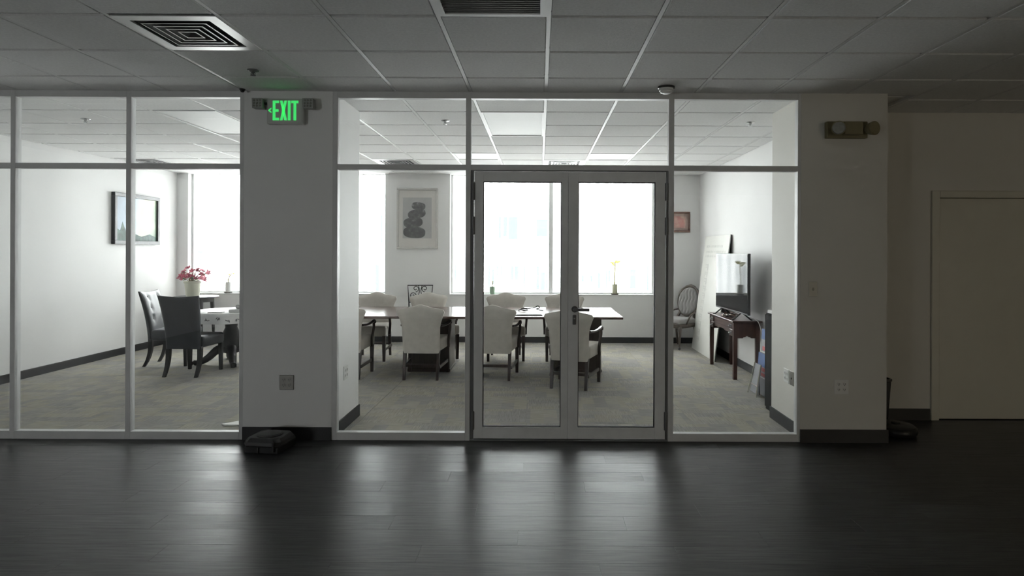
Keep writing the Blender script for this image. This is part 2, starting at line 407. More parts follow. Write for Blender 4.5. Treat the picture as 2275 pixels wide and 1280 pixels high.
# cells taken by vents and light panels
front_skip = {(-1, 1): 'grille', (-4, 2): 'diff'}
for k, j, x0, x1, y0, y1 in cells(RF, FL, FR):
    if (k, j) in front_skip: continue
    if y1 > YP and x0 < 2.8:
        if y0 > YP: continue
        y1 = YP + 0.06
        if x1 > 2.82: pass
    ctile(ceil1, x0, x1, y0, y1)
b = BM(); box(b, FL, FR, FB, 2.21, H, H + 0.027)
o = obj('tile_field', b, M['tile'], ceil1); o['kind'] = 'stuff'
for x in GX:
    if FL < x < FR:
        b = BM(); box(b, x - 0.012, x + 0.012, 2.21, (5.75 if x > 2.8 else YP), H + 0.003, H + 0.027); obj('grid_bar', b, M['bar'], ceil1)
for y in RF[1:-1]:
    b = BM(); box(b, (2.82 if y > YP else FL), FR, y - 0.012, y + 0.012, H + 0.020, H + 0.027); obj('grid_bar', b, M['bar'], ceil1)
troffers = [(-1, 1, 2), (-6, 1, 2), (-2, 5, 1), (1, 5, 1)]
vents = [(-4, 6), (0, 6), (-10, 6)]
skip = set()
for k, j, n in troffers:
    for q in range(n): skip.add((k, j + q))
for v in vents: skip.add(v)
for k, j, x0, x1, y0, y1 in cells(RI, XL, XR):
    if (k, j) in skip: continue
    ctile(ceil2, x0, x1, y0, y1)
for x in GX:
    if XL < x < XR:
        b = BM(); box(b, x - 0.012, x + 0.012, 5.13, YB, H + 0.002, H + 0.027); obj('grid_bar', b, M['bar'], ceil2)
for j, y in enumerate(RI[1:]):
    b = BM(); box(b, XL, XR, y - 0.012, y + 0.012, H + 0.016, H + 0.027); obj('grid_bar', b, M['bar'], ceil2)

# walls
def wallbox(name, label, m, *boxes):
    b = BM()
    for q in boxes: box(b, *q)
    return struct(name, b, m, label, 'wall')
wallbox('wall_left', 'white side wall of the meeting room with the dark framed landscape', M['wall'], (XL - 0.15, XL, YP + 0.02, 10.75, -0.1, H + 0.02))
wallbox('wall_right', 'white side wall behind the television desk', M['wall'], (XR, XR + 0.12, 5.81, 10.75, -0.1, H + 0.02))
wx = [(-5.93, -3.95), (-3.55, -2.60), (-1.51, 1.94)]
wallbox('wall_back', 'white window wall with low sill and piers at the far end', M['wall'],
        (XL, XR, YB, 10.75, 0, 0.80), (XL, wx[0][0], YB, 10.75, 0.8, H + 0.028), (wx[0][1], wx[1][0], YB, 10.75, 0.8, H + 0.028),
        (wx[1][1], wx[2][0], YB - 0.03, 10.75, 0.8, H), (wx[2][1], XR, YB, 10.75, 0.8, H + 0.028))
wallbox('wall_center_pier', 'plain grey white square column under the green exit sign', M['wall'], (-2.404, -1.684, YP, 5.81, 0, H))
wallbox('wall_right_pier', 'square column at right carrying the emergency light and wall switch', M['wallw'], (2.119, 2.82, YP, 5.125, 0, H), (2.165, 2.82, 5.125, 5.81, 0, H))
wallbox('wall_recess', 'dim warm toned wall set back beside the cream door', M['wallw'], (2.82, 3.608, 5.75, 5.87, 0, H + 0.028), (3.608, 4.68, 5.75, 5.87, 2.115, H + 0.028), (4.68, FR, 5.75, 5.87, 0, H + 0.028), (3.55, 4.75, 5.87, 5.93, -0.12, 2.2))  # last block is added behind the door to stop sky leaking through
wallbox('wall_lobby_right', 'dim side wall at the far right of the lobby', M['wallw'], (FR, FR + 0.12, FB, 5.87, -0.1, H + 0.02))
wallbox('wall_lobby_left', 'side wall at the far left of the lobby', M['wall'], (FL - 0.12, FL, FB, 5.12, -0.1, H + 0.02), (FL, XL - 0.15, 5.06, 5.2, 0, H + 0.028))
rw = (-6.3, -4.9, 0.15, 0.85)   # unseen rear window, added to give the lobby fill daylight
rw2 = (6.1, 7.3, 0.15, 0.76)  # second unseen window, added for warm fill from the right
wallbox('wall_lobby_rear', 'rear wall of the lobby with two low windows added for light', M['wall'], (FL, rw[0], FB - 0.12, FB, -0.1, H + 0.028), (rw[1], rw2[0], FB - 0.12, FB, -0.1, H + 0.028), (rw2[1], FR, FB - 0.12, FB, -0.1, H + 0.028),
        (rw[0], rw[1], FB - 0.12, FB, -0.1, rw[2]), (rw[0], rw[1], FB - 0.12, FB, rw[3], H + 0.028), (rw2[0], rw2[1], FB - 0.12, FB, -0.1, rw2[2]), (rw2[0], rw2[1], FB - 0.12, FB, rw2[3], H + 0.028))

# baseboards
def base(name, label, m, *boxes):
    b = BM()
    for q in boxes: box(b, *q)
    o = obj(name, b, m); tag(o, label, 'baseboard', kind='structure'); return o
base('baseboard_center_pier', 'black baseboard around the column under the exit sign', M['base'], (-2.404, -1.684, YP - 0.012, YP, 0, 0.105))
base('baseboard_center_pier_side', 'charcoal baseboard along the inner faces of the exit sign column', M['baseg'], (-1.684, -1.672, 5.125, 5.822, 0, 0.105), (-2.416, -1.684, 5.81, 5.822, 0, 0.105), (-2.416, -2.404, 5.125, 5.81, 0, 0.105))
base('baseboard_right_pier', 'black baseboard under the right column', M['base'], (2.119, 2.832, YP - 0.012, YP, 0, 0.105), (2.82, 2.832, YP, 5.74, 0, 0.105))
base('baseboard_right_pier_side', 'charcoal baseboard on the inner face of the right column', M['baseg'], (2.153, 2.165, 5.125, 5.81, 0, 0.105), (2.153, 2.22, 5.81, 5.822, 0, 0.105))
base('baseboard_recess', 'black baseboard of the recessed warm toned wall', M['base'], (2.832, 3.60, 5.738, 5.75, 0, 0.105))
base('baseboard_back', 'charcoal baseboard along the window wall', M['baseg'], (XL, XR, YB - 0.012, YB, 0, 0.095))
base('baseboard_left', 'charcoal baseboard along the wall under the framed landscape', M['baseg'], (XL, XL + 0.012, 5.13, YB - 0.012, 0, 0.10))
base('baseboard_right', 'charcoal baseboard along the wall behind the television desk', M['baseg'], (XR - 0.012, XR, 5.82, YB - 0.012, 0, 0.10))

# windows
wl = ['left window beside the flowering pot plant', 'narrow window left of the white framed print', 'wide double window behind the meeting table']
for i, (a, c) in enumerate(wx):
    w = thing('window_%d' % (i + 1), wl[i], 'window', ((a + c)/2, 10.66, 0.80), kind='structure')
    hw = (c - a)/2; top = H + 0.028 - 0.80
    for q in ((-hw, -hw + 0.032, 0, top), (hw - 0.032, hw, 0, top)):
        bb = BM(); box(bb, q[0], q[1], -0.035, 0.035, q[2], q[3], 0.004, 1); obj('jamb', bb, M['winframe'], w)
    for q in ((0, 0.04), (top - 0.035, top)):
        bb = BM(); box(bb, -hw + 0.032, hw - 0.032, -0.035, 0.035, q[0], q[1], 0.004, 1); obj('rail', bb, M['winframe'], w)
    splits = {0: [-0.1], 1: [], 2: [0.19 - (a + c)/2]}[i]
    edges = [-hw + 0.032] + [s for s in splits] + [hw - 0.032]
    for s in splits:
        bb = BM(); box(bb, s - 0.035, s + 0.035, -0.05, 0.05, 0.04, top - 0.035, 0.004, 1); obj('mullion', bb, M['winframe'], w)
    for q in range(len(edges) - 1):
        l = edges[q] + (0.035 if q else 0); r_ = edges[q+1] - (0.035 if q < len(edges) - 2 else 0)
        bb = BM(); box(bb, l, r_, -0.004, 0.004, 0.04, top - 0.035); obj('pane', bb, M['wglass'], w)
    bb = BM(); box(bb, -hw + 0.002, hw - 0.002, -0.165, -0.036, -0.0, 0.012, 0.003, 1); obj('sill', bb, M['winframe'], w)
    ld = bpy.data.lights.new('window_portal', 'AREA'); ld.shape = 'RECTANGLE'; ld.size = c - a; ld.size_y = top; ld.cycles.is_portal = True
    lo = bpy.data.objects.new('window_portal', ld); COL.objects.link(lo); lo.location = ((a + c)/2, 10.80, 0.80 + top/2); lo.rotation_euler = (R(-90), 0, 0)
for wn, wlab, rq, gm in (('window_4', 'unseen low window added to light the lobby from behind, left', rw, M['wglass']), ('window_5', 'unseen low amber tinted window added to warm the lobby light, right', rw2, M['amber'])):
    w = thing(wn, wlab, 'window', ((rq[0]+rq[1])/2, FB - 0.06, rq[2]), kind='structure')
    hw = (rq[1] - rq[0])/2; top = rq[3] - rq[2]
    bb = BM(); box(bb, -hw, -hw + 0.05, -0.03, 0.03, 0, top); box(bb, hw - 0.05, hw, -0.03, 0.03, 0, top); box(bb, -hw, hw, -0.03, 0.03, 0, 0.05); box(bb, -hw, hw, -0.03, 0.03, top - 0.05, top)
    obj('window_frame', bb, M['winframe'], w)
    bb = BM(); box(bb, -hw + 0.05, hw - 0.05, -0.004, 0.004, 0.05, top - 0.05); obj('pane', bb, gm, w)
    ld = bpy.data.lights.new('window_portal', 'AREA'); ld.shape = 'RECTANGLE'; ld.size = 2*hw; ld.size_y = top; ld.cycles.is_portal = True
    lo = bpy.data.objects.new('window_portal', ld); COL.objects.link(lo); lo.location = ((rq[0]+rq[1])/2, FB - 0.2, (rq[2]+rq[3])/2); lo.rotation_euler = (R(90), 0, 0)

# ------------------------------------------------------------------ glass partition
def partition(name, label, xa, xb, mull, openings=()):
    """mull: list of (x0,x1) vertical bars; first and last are jambs"""
    t = thing(name, label, 'glass partition', (0, 0, 0), kind='structure')
    y0, y1 = YP, YP + 0.062
    for x0, x1 in mull:
        b = BM(); box(b, x0, x1, y0, y1, 0, H, 0.002, 1); obj('mullion', b, M['alu'], t)
    for i in range(len(mull) - 1):
        l, r_ = mull[i][1], mull[i+1][0]
        b = BM(); box(b, l, r_, y0, y1, 2.780, H, 0.002, 1); obj('top_rail', b, M['alu'], t)
        b = BM(); box(b, l, r_, y0, y1, 2.198, 2.242, 0.002, 1); obj('transom', b, M['alu'], t)
        b = BM(); box(b, l - 0.004, r_ + 0.004, YP + 0.027, YP + 0.035, 2.238, 2.784); obj('glass_pane', b, M['glass'], t)
        if i in openings: continue
        b = BM(); box(b, l, r_, y0, y1, 0, 0.063, 0.002, 1); obj('bottom_rail', b, M['alu'], t)
        b = BM(); box(b, l - 0.004, r_ + 0.004, YP + 0.027, YP + 0.035, 0.059, 2.202); obj('glass_pane', b, M['glass'], t)
    return t
partition('wall_glazed_left', 'aluminium framed glass partition left of the exit sign column', XL, -2.404,
          [(XL, XL + 0.04), (-5.22, -5.18), (-4.30, -4.26), (-3.361, -3.321), (-2.437, -2.404)])
pm = partition('wall_glazed_center', 'aluminium framed glass partition around the double door', -1.684, 2.119,
          [(-1.684, -1.644), (-0.603, -0.5626), (1.045, 1.089), (2.093, 2.119)], openings=(1,))
b = BM()
box(b, -0.5626, -0.537, YP + 0.006, YP + 0.062, 0, 2.198, 0.002, 1); box(b, 1.027, 1.045, YP + 0.006, YP + 0.062, 0, 2.198, 0.002, 1)
box(b, -0.537, 1.027, YP + 0.006, YP + 0.062, 2.190, 2.198)
obj('door_frame', b, M['aludark'], pm)
b = BM(); box(b, -0.5626, 1.045, YP - 0.01, YP + 0.07, 0.0, 0.012, 0.003, 1); obj('threshold', b, M['aludark'], pm)

def door(name, label, x0, x1, gx0, gx1, hinge_left, handle):
    t = thing(name, label, 'door', (x0 if hinge_left else x1, YP + 0.008, 0.014), kind='structure')
    ox = x0 if hinge_left else x1; zo = 0.014
    def bx(nm, xa, xb, za, zb, m=M['aludoor'], ya=-0.004, yb=0.046, par=t, bev=0.0015):
        b = BM(); box(b, xa - ox, xb - ox, ya, yb, za - zo, zb - zo, bev, 1); return obj(nm, b, m, par)
    bx('stile', x0, gx0, 0.018, 2.187); bx('stile', gx1, x1, 0.018, 2.187)
    bx('top_rail', gx0, gx1, 2.105, 2.187); bx('bottom_rail', gx0, gx1, 0.018, 0.110)
    b = BM()
    for q in ((gx0, gx0+0.005, 0.110, 2.105), (gx1-0.005, gx1, 0.110, 2.105), (gx0+0.005, gx1-0.005, 0.110, 0.115), (gx0+0.005, gx1-0.005, 2.100, 2.105)):
        box(b, q[0]-ox, q[1]-ox, 0.006, 0.036, q[2]-zo, q[3]-zo)
    obj('gasket', b, M['gasket'], t)
    bx('glass_pane', gx0 + 0.001, gx1 - 0.001, 0.111, 2.104, M['glass'], 0.018, 0.026, bev=0)
    hx = x0 - 0.008 if hinge_left else x1 + 0.008
    for za, zb in ((1.955, 2.10), (1.674, 1.82), (0.09, 0.24)):
        b = BM(); tube(b, [(hx - ox, -0.006, za - zo), (hx - ox, -0.006, zb - zo)], 0.013, 12)
        box(b, hx - ox - 0.016, hx - ox + 0.016, -0.006, 0.004, za - zo + 0.004, zb - zo - 0.004)
        obj('hinge', b, M['aludark'], t, True)
    if not handle:
        bx('astragal', 0.212, 0.250, 0.02, 2.186, M['gasket'], 0.0475, 0.0535)
    if handle:
        hxx = 0.286 - ox; hz = 1.071 - zo
        b = BM(); tube(b, [(hxx, -0.003, hz), (hxx, -0.014, hz)], 0.026, 20)
        h = obj('handle_rosette', b, M['aludark'], t, True)
        b = BM(); tube(b, curve([(hxx, -0.012, hz), (hxx, -0.045, hz), (hxx + 0.02, -0.056, hz), (hxx + 0.07, -0.056, hz), (hxx + 0.115, -0.05, hz - 0.002)], 6), 0.0125, 10)
        obj('lever', b, M['aludark'], h, True)
        b = BM(); box(b, hxx - 0.016, hxx + 0.012, -0.012, -0.003, hz - 0.125, hz - 0.045, 0.006, 2)
        k = obj('lock_plate', b, M['aludark'], t, True)
        b = BM(); tube(b, [(hxx - 0.002, -0.011, hz - 0.075), (hxx - 0.002, -0.016, hz - 0.075)], 0.008, 12); obj('keyhole', b, M['chrome'], k, True)
    return t
door('door_1', 'left leaf of the grey aluminium and glass double door', -0.533, 0.2302, -0.460, 0.175, True, False)
door('door_2', 'right leaf of the glass double door, with the lever handle', 0.2318, 1.023, 0.314, 0.939, False, True)

# cream door in the recess
t = thing('door_3', 'cream painted door in the dim recess at far right', 'door', (3.66, 5.75, 0), kind='structure')
b = BM(); box(b, -0.052, 0.02, -0.02, 0.1, 0, 2.115, 0.004, 1); obj('jamb', b, M['doorpaint'], t)
b = BM(); box(b, 0.95, 1.02, -0.02, 0.1, 0, 2.115, 0.004, 1); obj('jamb', b, M['doorpaint'], t)
b = BM(); box(b, 0.02, 0.95, -0.02, 0.1, 2.05, 2.115, 0.004, 1); obj('head_jamb', b, M['doorpaint'], t)
b = BM(); box(b, 0.024, 0.946, 0.012, 0.055, 0.008, 2.046, 0.003, 1); leaf = obj('leaf', b, M['doorpaint'], t)
b = BM(); tube(b, [(0.885, 0.012, 1.0), (0.885, -0.04, 1.0)], 0.012, 12); ball(b, (0.885, -0.05, 1.0), 0.028); obj('knob', b, M['chrome'], leaf, True)

# ------------------------------------------------------------------ outside
t = thing('office_building', 'pale overexposed building with blue windows seen through the windows', 'building', (0, 42, -6))
b = BM(); box(b, -30, 26, 0, 14, 0, 30); obj('facade', b, M['facade'], t)
def fw(x0, x1, z0, z1):
    b = BM(); box(b, x0, x1, -0.06, 0.05, z0 + 6, z1 + 6); obj('window', b, M['fwin'], t)
k = 42/1385
for px0, px1, py0, py1 in ((1108,1113,482,530),(1118,1126,482,525),(1130,1150,482,532),(1152,1154,478,534),(1192,1216,488,525),
                           (1085,1089,590,640),(1094,1098,600,632),(1103,1107,592,612),(1112,1115,592,612),(1135,1141,592,622),(1144,1152,592,622),(1163,1167,592,640),
                           (1192,1198,592,642),(1201,1211,605,645),(1213,1216,605,640),(1293,1297,612,625),(1312,1316,612,625),(1346,1349,600,640),(1352,1356,600,625),(1437,1441,480,505),(1437,1441,590,645),
                           (835,842,590,650),(846,850,480,540),(1010,1014,590,625),(440,450,560,590),(1328,1334,606,640),(1400,1412,598,640)):
    fw((px0-1199)*k, (px1-1199)*k, 1.542-(py1-558)*k, 1.542-(py0-558)*k)
for i in range(44):
    b = BM(); x = -16 + i*0.6; box(b, x, x + 0.2, -0.05, 0.02, 1, 29); obj('fin', b, M['fin'], t)
b = BM(); box(b, -60, 60, 10.9, 60, -6.2, -6.0); o = obj('street', b, M['street']); tag(o, 'pale street far below the windows', 'street', kind='structure')

# ------------------------------------------------------------------ ceiling fittings
def fitting(name, label, cat, k, row0, row1, group=None):
    x0, x1 = GX[k + 11], GX[k + 12]
    return thing(name, label, cat, ((x0+x1)/2, (row0+row1)/2, H), 0, group), (x1-x0)/2 - 0.012, (row1-row0)/2 - 0.012
def diffuser(label, k, y0, y1, group='square ceiling air diffusers'):
    t, hx, hy = fitting('air_diffuser', label, 'air vent', k, y0, y1, group)
    inner = 0.225
    b = BM()
    for q in ((-hx, hx, -hy, -inner), (-hx, hx, inner, hy), (-hx, -inner, -inner, inner), (inner, hx, -inner, inner)): box(b, *q, -0.002, 0.006)
    obj('face_plate', b, M['ventmetal'], t)
    b = BM(); box(b, -inner, inner, -inner, inner, 0.0095, 0.013); obj('throat', b, M['ventdark'], t)
    for s in (0.185, 0.14, 0.095, 0.05):
        b = BM(); o_, i_ = s, s - 0.034
        for z0 in (0,):
            ro = [(-o_, -o_, -0.004), (o_, -o_, -0.004), (o_, o_, -0.004), (-o_, o_, -0.004)]
            ri = [(-i_, -i_, 0.009), (i_, -i_, 0.009), (i_, i_, 0.009), (-i_, i_, 0.009)]
            ro2 = [(p[0], p[1], p[2] + 0.003) for p in ro]; ri2 = [(p[0], p[1], p[2] + 0.0004) for p in ri]
            loft(b, [ri, ro, ro2, ri2], closed=True)
        obj('cone', b, M['ventgrey'], t)
        b = BM(); e = o_ + 0.003
        for q in ((-e, e, -e, -e+0.006), (-e, e, e-0.006, e), (-e, -e+0.006, -e+0.006, e-0.006), (e-0.006, e, -e+0.006, e-0.006)): box(b, *q, -0.005, -0.002)
        obj('cone_rim', b, M['ventmetal'], t)
    return t
diffuser('square metal air diffuser in the lobby ceiling at upper left', -4, 3.43, 4.04, None)
vl = ['air diffuser in the meeting room ceiling near the narrow window', 'air diffuser in the meeting room ceiling above the double door', 'air diffuser in the meeting room ceiling at far left']
for (k, j), l in zip(vents, vl): diffuser(l, k, RI[j], RI[j+1])
t, hx, hy = fitting('return_grille', 'dark louvred return air grille at the top centre', 'air vent', -1, 2.82, 3.43)
b = BM()
for q in ((-hx, hx, -hy, -hy+0.035), (-hx, hx, hy-0.035, hy), (-hx, -hx+0.035, -hy+0.035, hy-0.035), (hx-0.035, hx, -hy+0.035, hy-0.035)): box(b, *q, -0.006, 0.008)
obj('frame', b, M['bar'], t)
b = BM(); box(b, -hx+0.03, hx-0.03, -hy+0.03, hy-0.03, 0.0105, 0.013); obj('backing', b, M['ventdark'], t)
bl = None
n = 20
for i in range(n):
    y = -hy + 0.045 + i*(2*hy - 0.09)/(n - 1)
    if bl is None:
        b = BM(); hexa(b, [(-hx+0.035, -0.006, -0.004), (hx-0.035, -0.006, -0.004), (hx-0.035, -0.004, -0.004), (-hx+0.035, -0.004, -0.004)],
                       [(-hx+0.035, 0.005, 0.010), (hx-0.035, 0.005, 0.010), (hx-0.035, 0.007, 0.010), (-hx+0.035, 0.007, 0.010)])
        o = obj('louvre_blade', b, M['blade'], t); bl = o.data
    else:
        o = bpy.data.objects.new('louvre_blade', bl); COL.objects.link(o); o.parent = t
    o.location = (0, y, 0)
tl = ['switched off ceiling light panel above the double door', 'switched off ceiling light panel above the round table', 'switched off ceiling light panel near the white framed print', 'switched off ceiling light panel near the wide window, right of the double door']
for (k, j, n), l in zip(troffers, tl):
    t, hx, hy = fitting('ceiling_light', l, 'ceiling light', k, RI[j], RI[j+n], 'ceiling light panels of the meeting room')
    b = BM(); e = 0.018
    for q in ((-hx, hx, -hy, -hy+e), (-hx, hx, hy-e, hy), (-hx, -hx+e, -hy+e, hy-e), (hx-e, hx, -hy+e, hy-e)): box(b, *q, -0.004, 0.010)
    obj('frame', b, M['bar'], t)
    b = BM(); box(b, -hx+e, hx-e, -hy+e, hy-e, 0.003, 0.010); obj('lens', b, M['lens'], t)
def sprinkler(label, x, y, m):
    t = thing('fire_sprinkler', label, 'sprinkler', (x, y, H), 0, 'ceiling fire sprinklers')
    b = BM(); lathe(b, [(0.012, -0.001), (0.042, -0.001), (0.040, -0.006), (0.024, -0.012), (0.012, -0.012)], 20); obj('escutcheon', b, m, t, True)
    b = BM(); lathe(b, [(0.011, -0.012), (0.011, -0.022), (0.006, -0.026), (0.005, -0.034)], 10)
    tube(b, [(-0.011, 0, -0.018), (-0.016, 0, -0.028), (-0.005, 0, -0.038)], 0.003, 6); tube(b, [(0.011, 0, -0.018), (0.016, 0, -0.028), (0.005, 0, -0.038)], 0.003, 6)
    obj('nozzle', b, m, t, True)
    b = BM(); lathe(b, [(0.004, -0.037), (0.019, -0.038), (0.019, -0.040), (0.004, -0.041)], 14); obj('deflector', b, m, t, True)
sprinkler('dark sprinkler on the lobby ceiling in front of the exit sign', -2.06, 4.47, M['aludark'])
sprinkler('sprinkler in the meeting room ceiling left of the light panel', -0.94, 6.17, M['chrome'])
sprinkler('sprinkler in the meeting room ceiling at right', 2.09, 6.20, M['chrome'])
sprinkler('sprinkler in the meeting room ceiling at far left', -4.5, 6.17, M['chrome'])
t = thing('smoke_detector', 'round white smoke detector on the lobby ceiling above the door', 'smoke detector', (0.985, 4.88, H))
b = BM(); lathe(b, [(0.066, 0), (0.066, -0.012), (0.058, -0.014)], 28); obj('mounting_plate', b, M['blackg'], t, True)
b = BM(); lathe(b, [(0.056, -0.012), (0.056, -0.030), (0.048, -0.034), (0.046, -0.044), (0.030, -0.052), (0.012, -0.053)], 28); obj('housing', b, M['white'], t, True)
t = thing('ceiling_sensor', 'tiny black sensor where the left partition meets the ceiling', 'sensor', (-2.39, 5.0, H))
b = BM(); lathe(b, [(0.022, 0), (0.022, -0.008), (0.016, -0.010)], 16); obj('base', b, M['blackg'], t, True)
b = BM(); ball(b, (0, 0, -0.012), 0.017, 0.017, 0.016); obj('dome', b, M['black'], t, True)

# ------------------------------------------------------------------ wall fittings in the lobby
t = thing('exit_sign', 'green lit EXIT sign with left arrow and two lamp heads on the column', 'exit sign', (-2.05, YP, 2.555))
b = BM(); box(b, -0.148, 0.148, -0.05, 0, 0, 0.205, 0.008, 2); obj('housing', b, M['signbody'], t)
b = BM(); box(b, -0.138, 0.138, -0.054, -0.05, 0.010, 0.195, 0.002, 1); face = obj('face_plate', b, M['signbody'], t)
def letter(polys):
    b = BM()
    for p in polys: prism(b, p, 'y', -0.0565, -0.0535)
    obj('letter', b, M['green'], face)
lh, z0 = 0.158, 0.028
rect = lambda x0, x1, za, zb: [(x0, za), (x1, za), (x1, zb), (x0, zb)]
x = -0.098; s = 0.021; wE = 0.050
letter([rect(x, x+s, z0, z0+lh), rect(x+s, x+wE, z0, z0+0.020), rect(x+s, x+wE*0.93, z0+lh*0.5-0.010, z0+lh*0.5+0.010), rect(x+s, x+wE, z0+lh-0.020, z0+lh)])
x = -0.040; w = 0.056
letter([[(x, z0), (x+0.020, z0), (x+w, z0+lh), (x+w-0.020, z0+lh)], [(x+w-0.020, z0), (x+w, z0), (x+0.020, z0+lh), (x, z0+lh)]])
x = 0.0235; letter([rect(x, x+s, z0, z0+lh)])
x = 0.0515; w = 0.056; letter([rect(x+0.0175, x+0.0385, z0, z0+lh-0.020), rect(x, x+w, z0+lh-0.020, z0+lh)])
zc = z0 + lh*0.5 + 0.001
b = BM(); prism(b, [(-0.136, zc), (-0.110, zc+0.021), (-0.108, zc+0.012), (-0.123, zc)], 'y', -0.0565, -0.0535); prism(b, [(-0.136, zc), (-0.123, zc), (-0.108, zc-0.012), (-0.110, zc-0.021)], 'y', -0.0565, -0.0535)
obj('arrow', b, M['green'], face)
for sx in (-1, 1):
    cx = sx*0.196 - (0.012 if sx < 0 else -0.0)
    b = BM(); hexa(b, [(cx-0.038, -0.095, 0.12), (cx+0.044, -0.095, 0.118), (cx+0.044, -0.03, 0.118), (cx-0.038, -0.03, 0.12)],
                   [(cx-0.046, -0.085, 0.200), (cx+0.036, -0.085, 0.200), (cx+0.036, -0.02, 0.200), (cx-0.046, -0.02, 0.200)])
    hd = obj('lamp_head', b, M['headgrey'], t)
    b = BM()
    for i in range(3):
        for j in range(3): ball(b, (cx - 0.026 + i*0.024, -0.094 + (j)*0.0028, 0.136 + j*0.023), 0.0085, 0.006, 0.0085, 8, 6)
    obj('led_lens', b, M['lampglass'], hd, True)
    b = BM(); tube(b, [(sx*0.146, -0.03, 0.165), (cx - sx*0.03, -0.045, 0.165)], 0.012, 8); obj('lamp_arm', b, M['blackg'], hd, True)
b = BM(); ball(b, (0.139, -0.045, 0.028), 0.004); obj('status_light', b, M['white'], t)

t = thing('emergency_light', 'olive beige emergency light with two lamp heads on the right column', 'emergency light', (2.5, YP, 2.462))
b = BM(); box(b, -0.195, 0.135, -0.05, 0, 0, 0.135, 0.008, 2); obj('housing', b, M['lampbody'], t)
b = BM(); box(b, -0.075, 0.075, -0.10, -0.05, 0.02, 0.125, 0.008, 2); obj('battery_case', b, M['lampbody'], t)
for sx in (-1, 1):
    cx = -0.125 if sx < 0 else 0.135
    b = BM(); tube(b, [(cx - sx*0.012, -0.05, 0.068), (cx, -0.085, 0.068), (cx + sx*0.012, -0.125, 0.066)], [0.028, 0.048, 0.056], 20); hd = obj('lamp_head', b, M['lampbody'], t, True)
    b = BM(); tube(b, [(cx + sx*0.0122, -0.1255, 0.066), (cx + sx*0.014, -0.131, 0.066)], [0.050, 0.044], 20); obj('lens', b, M['lampglass'] if sx < 0 else M['lampbody'], hd, True)

def outlet(label, loc, rz, m, gangs=2, facing=0):
    t = thing('wall_outlet', label, 'outlet', loc, rz)
    w = 0.058 if gangs == 2 else 0.036
    b = BM(); box(b, -w, w, -0.007, 0, -0.060, 0.060, 0.003, 2); pt = obj('cover_plate', b, m, t)
    for gx in ((-0.023, 0.023) if gangs == 2 else (0,)):
        for gz in (-0.022, 0.022):
            b = BM(); tube(b, [(gx, -0.0065, gz), (gx, -0.0095, gz)], 0.0165, 16); s = obj('socket', b, m, pt, True)
            b = BM(); box(b, gx-0.008, gx-0.005, -0.0105, -0.0090, gz-0.003, gz+0.008); box(b, gx+0.005, gx+0.008, -0.0105, -0.0090, gz-0.003, gz+0.008); box(b, gx-0.003, gx+0.003, -0.0105, -0.0090, gz-0.011, gz-0.006)
            obj('slots', b, M['slot'], t)
    return t
outlet('grey steel four socket outlet low on the column under the exit sign', (-2.048, YP, 0.468), 0, M['greyplate'])
outlet('white four socket outlet low on the right column', (2.452, YP, 0.451), 0, M['white'])
outlet('white outlet on the inner side of the exit sign column, inside the meeting room', (-1.684, 5.42, 0.48), R(90), M['white'])
outlet('white four socket outlet on the inner side of the right column', (2.165, 5.45, 0.462), R(-90), M['white'])
t = thing('wall_switch', 'steel switch plate on the inner side of the right column, next to the outlet', 'switch', (2.165, 5.33, 0.462), R(-90))
b = BM(); box(b, -0.036, 0.036, -0.007, 0, -0.060, 0.060, 0.003, 2); obj('cover_plate', b, M['greyplate'], t)
b = BM(); tube(b, [(0, -0.006, 0.0), (0, -0.012, 0.0)], 0.008, 10); obj('jack', b, M['slot'], t)
t = thing('light_switch', 'steel light switch plate on the right column beside the glass', 'switch', (2.218, YP, 1.243))
b = BM(); box(b, -0.034, 0.034, -0.007, 0, -0.060, 0.060, 0.003, 2); pt = obj('cover_plate', b, M['ivory'], t)
b = BM(); hexa(b, [(-0.005, -0.016, -0.006), (0.005, -0.016, -0.006), (0.005, -0.006, -0.012), (-0.005, -0.006, -0.012)], [(-0.005, -0.012, 0.008), (0.005, -0.012, 0.008), (0.005, -0.006, 0.012), (-0.005, -0.006, 0.012)]); obj('toggle', b, M['ivory'], pt)

# black floor box with round lid
t = thing('floor_device', 'squat black plastic box with round lid on the floor by the column', 'device', (-2.085, 4.84, 0), R(-8))
b = BM(); box(b, -0.14, 0.14, -0.13, 0.13, 0.0, 0.05, 0.006, 2); obj('base', b, M['black'], t)
b = BM(); rg = []
for s, z in ((1.0, 0.05), (1.03, 0.062), (0.97, 0.085), (0.86, 0.108), (0.80, 0.112)):
    ring = []
    for k in range(8):
        c = [(-0.15,-0.10),(-0.11,-0.14),(0.11,-0.14),(0.15,-0.10),(0.15,0.10),(0.11,0.14),(-0.11,0.14),(-0.15,0.10)][k]
        ring.append((c[0]*s, c[1]*s, z))
    rg.append(ring)
loft(b, rg); cv = obj('cover', b, M['blackg'], t)
b = BM(); lathe(b, [(0.098, 0.110), (0.098, 0.117), (0.090, 0.120)], 28); obj('lid_ring', b, M['black'], cv, True)
b = BM(); lathe(b, [(0.082, 0.115), (0.082, 0.122), (0.070, 0.125)], 28); obj('lid', b, M['blackg'], cv, True)
b = BM(); box(b, 0.10, 0.118, -0.150, -0.13, 0.02, 0.09, 0.004, 1); obj('latch', b, M['blackg'], t)
b = BM(); box(b, -0.03, -0.012, -0.142, -0.13, 0.005, 0.05, 0.003, 1); obj('latch', b, M['blackg'], t)
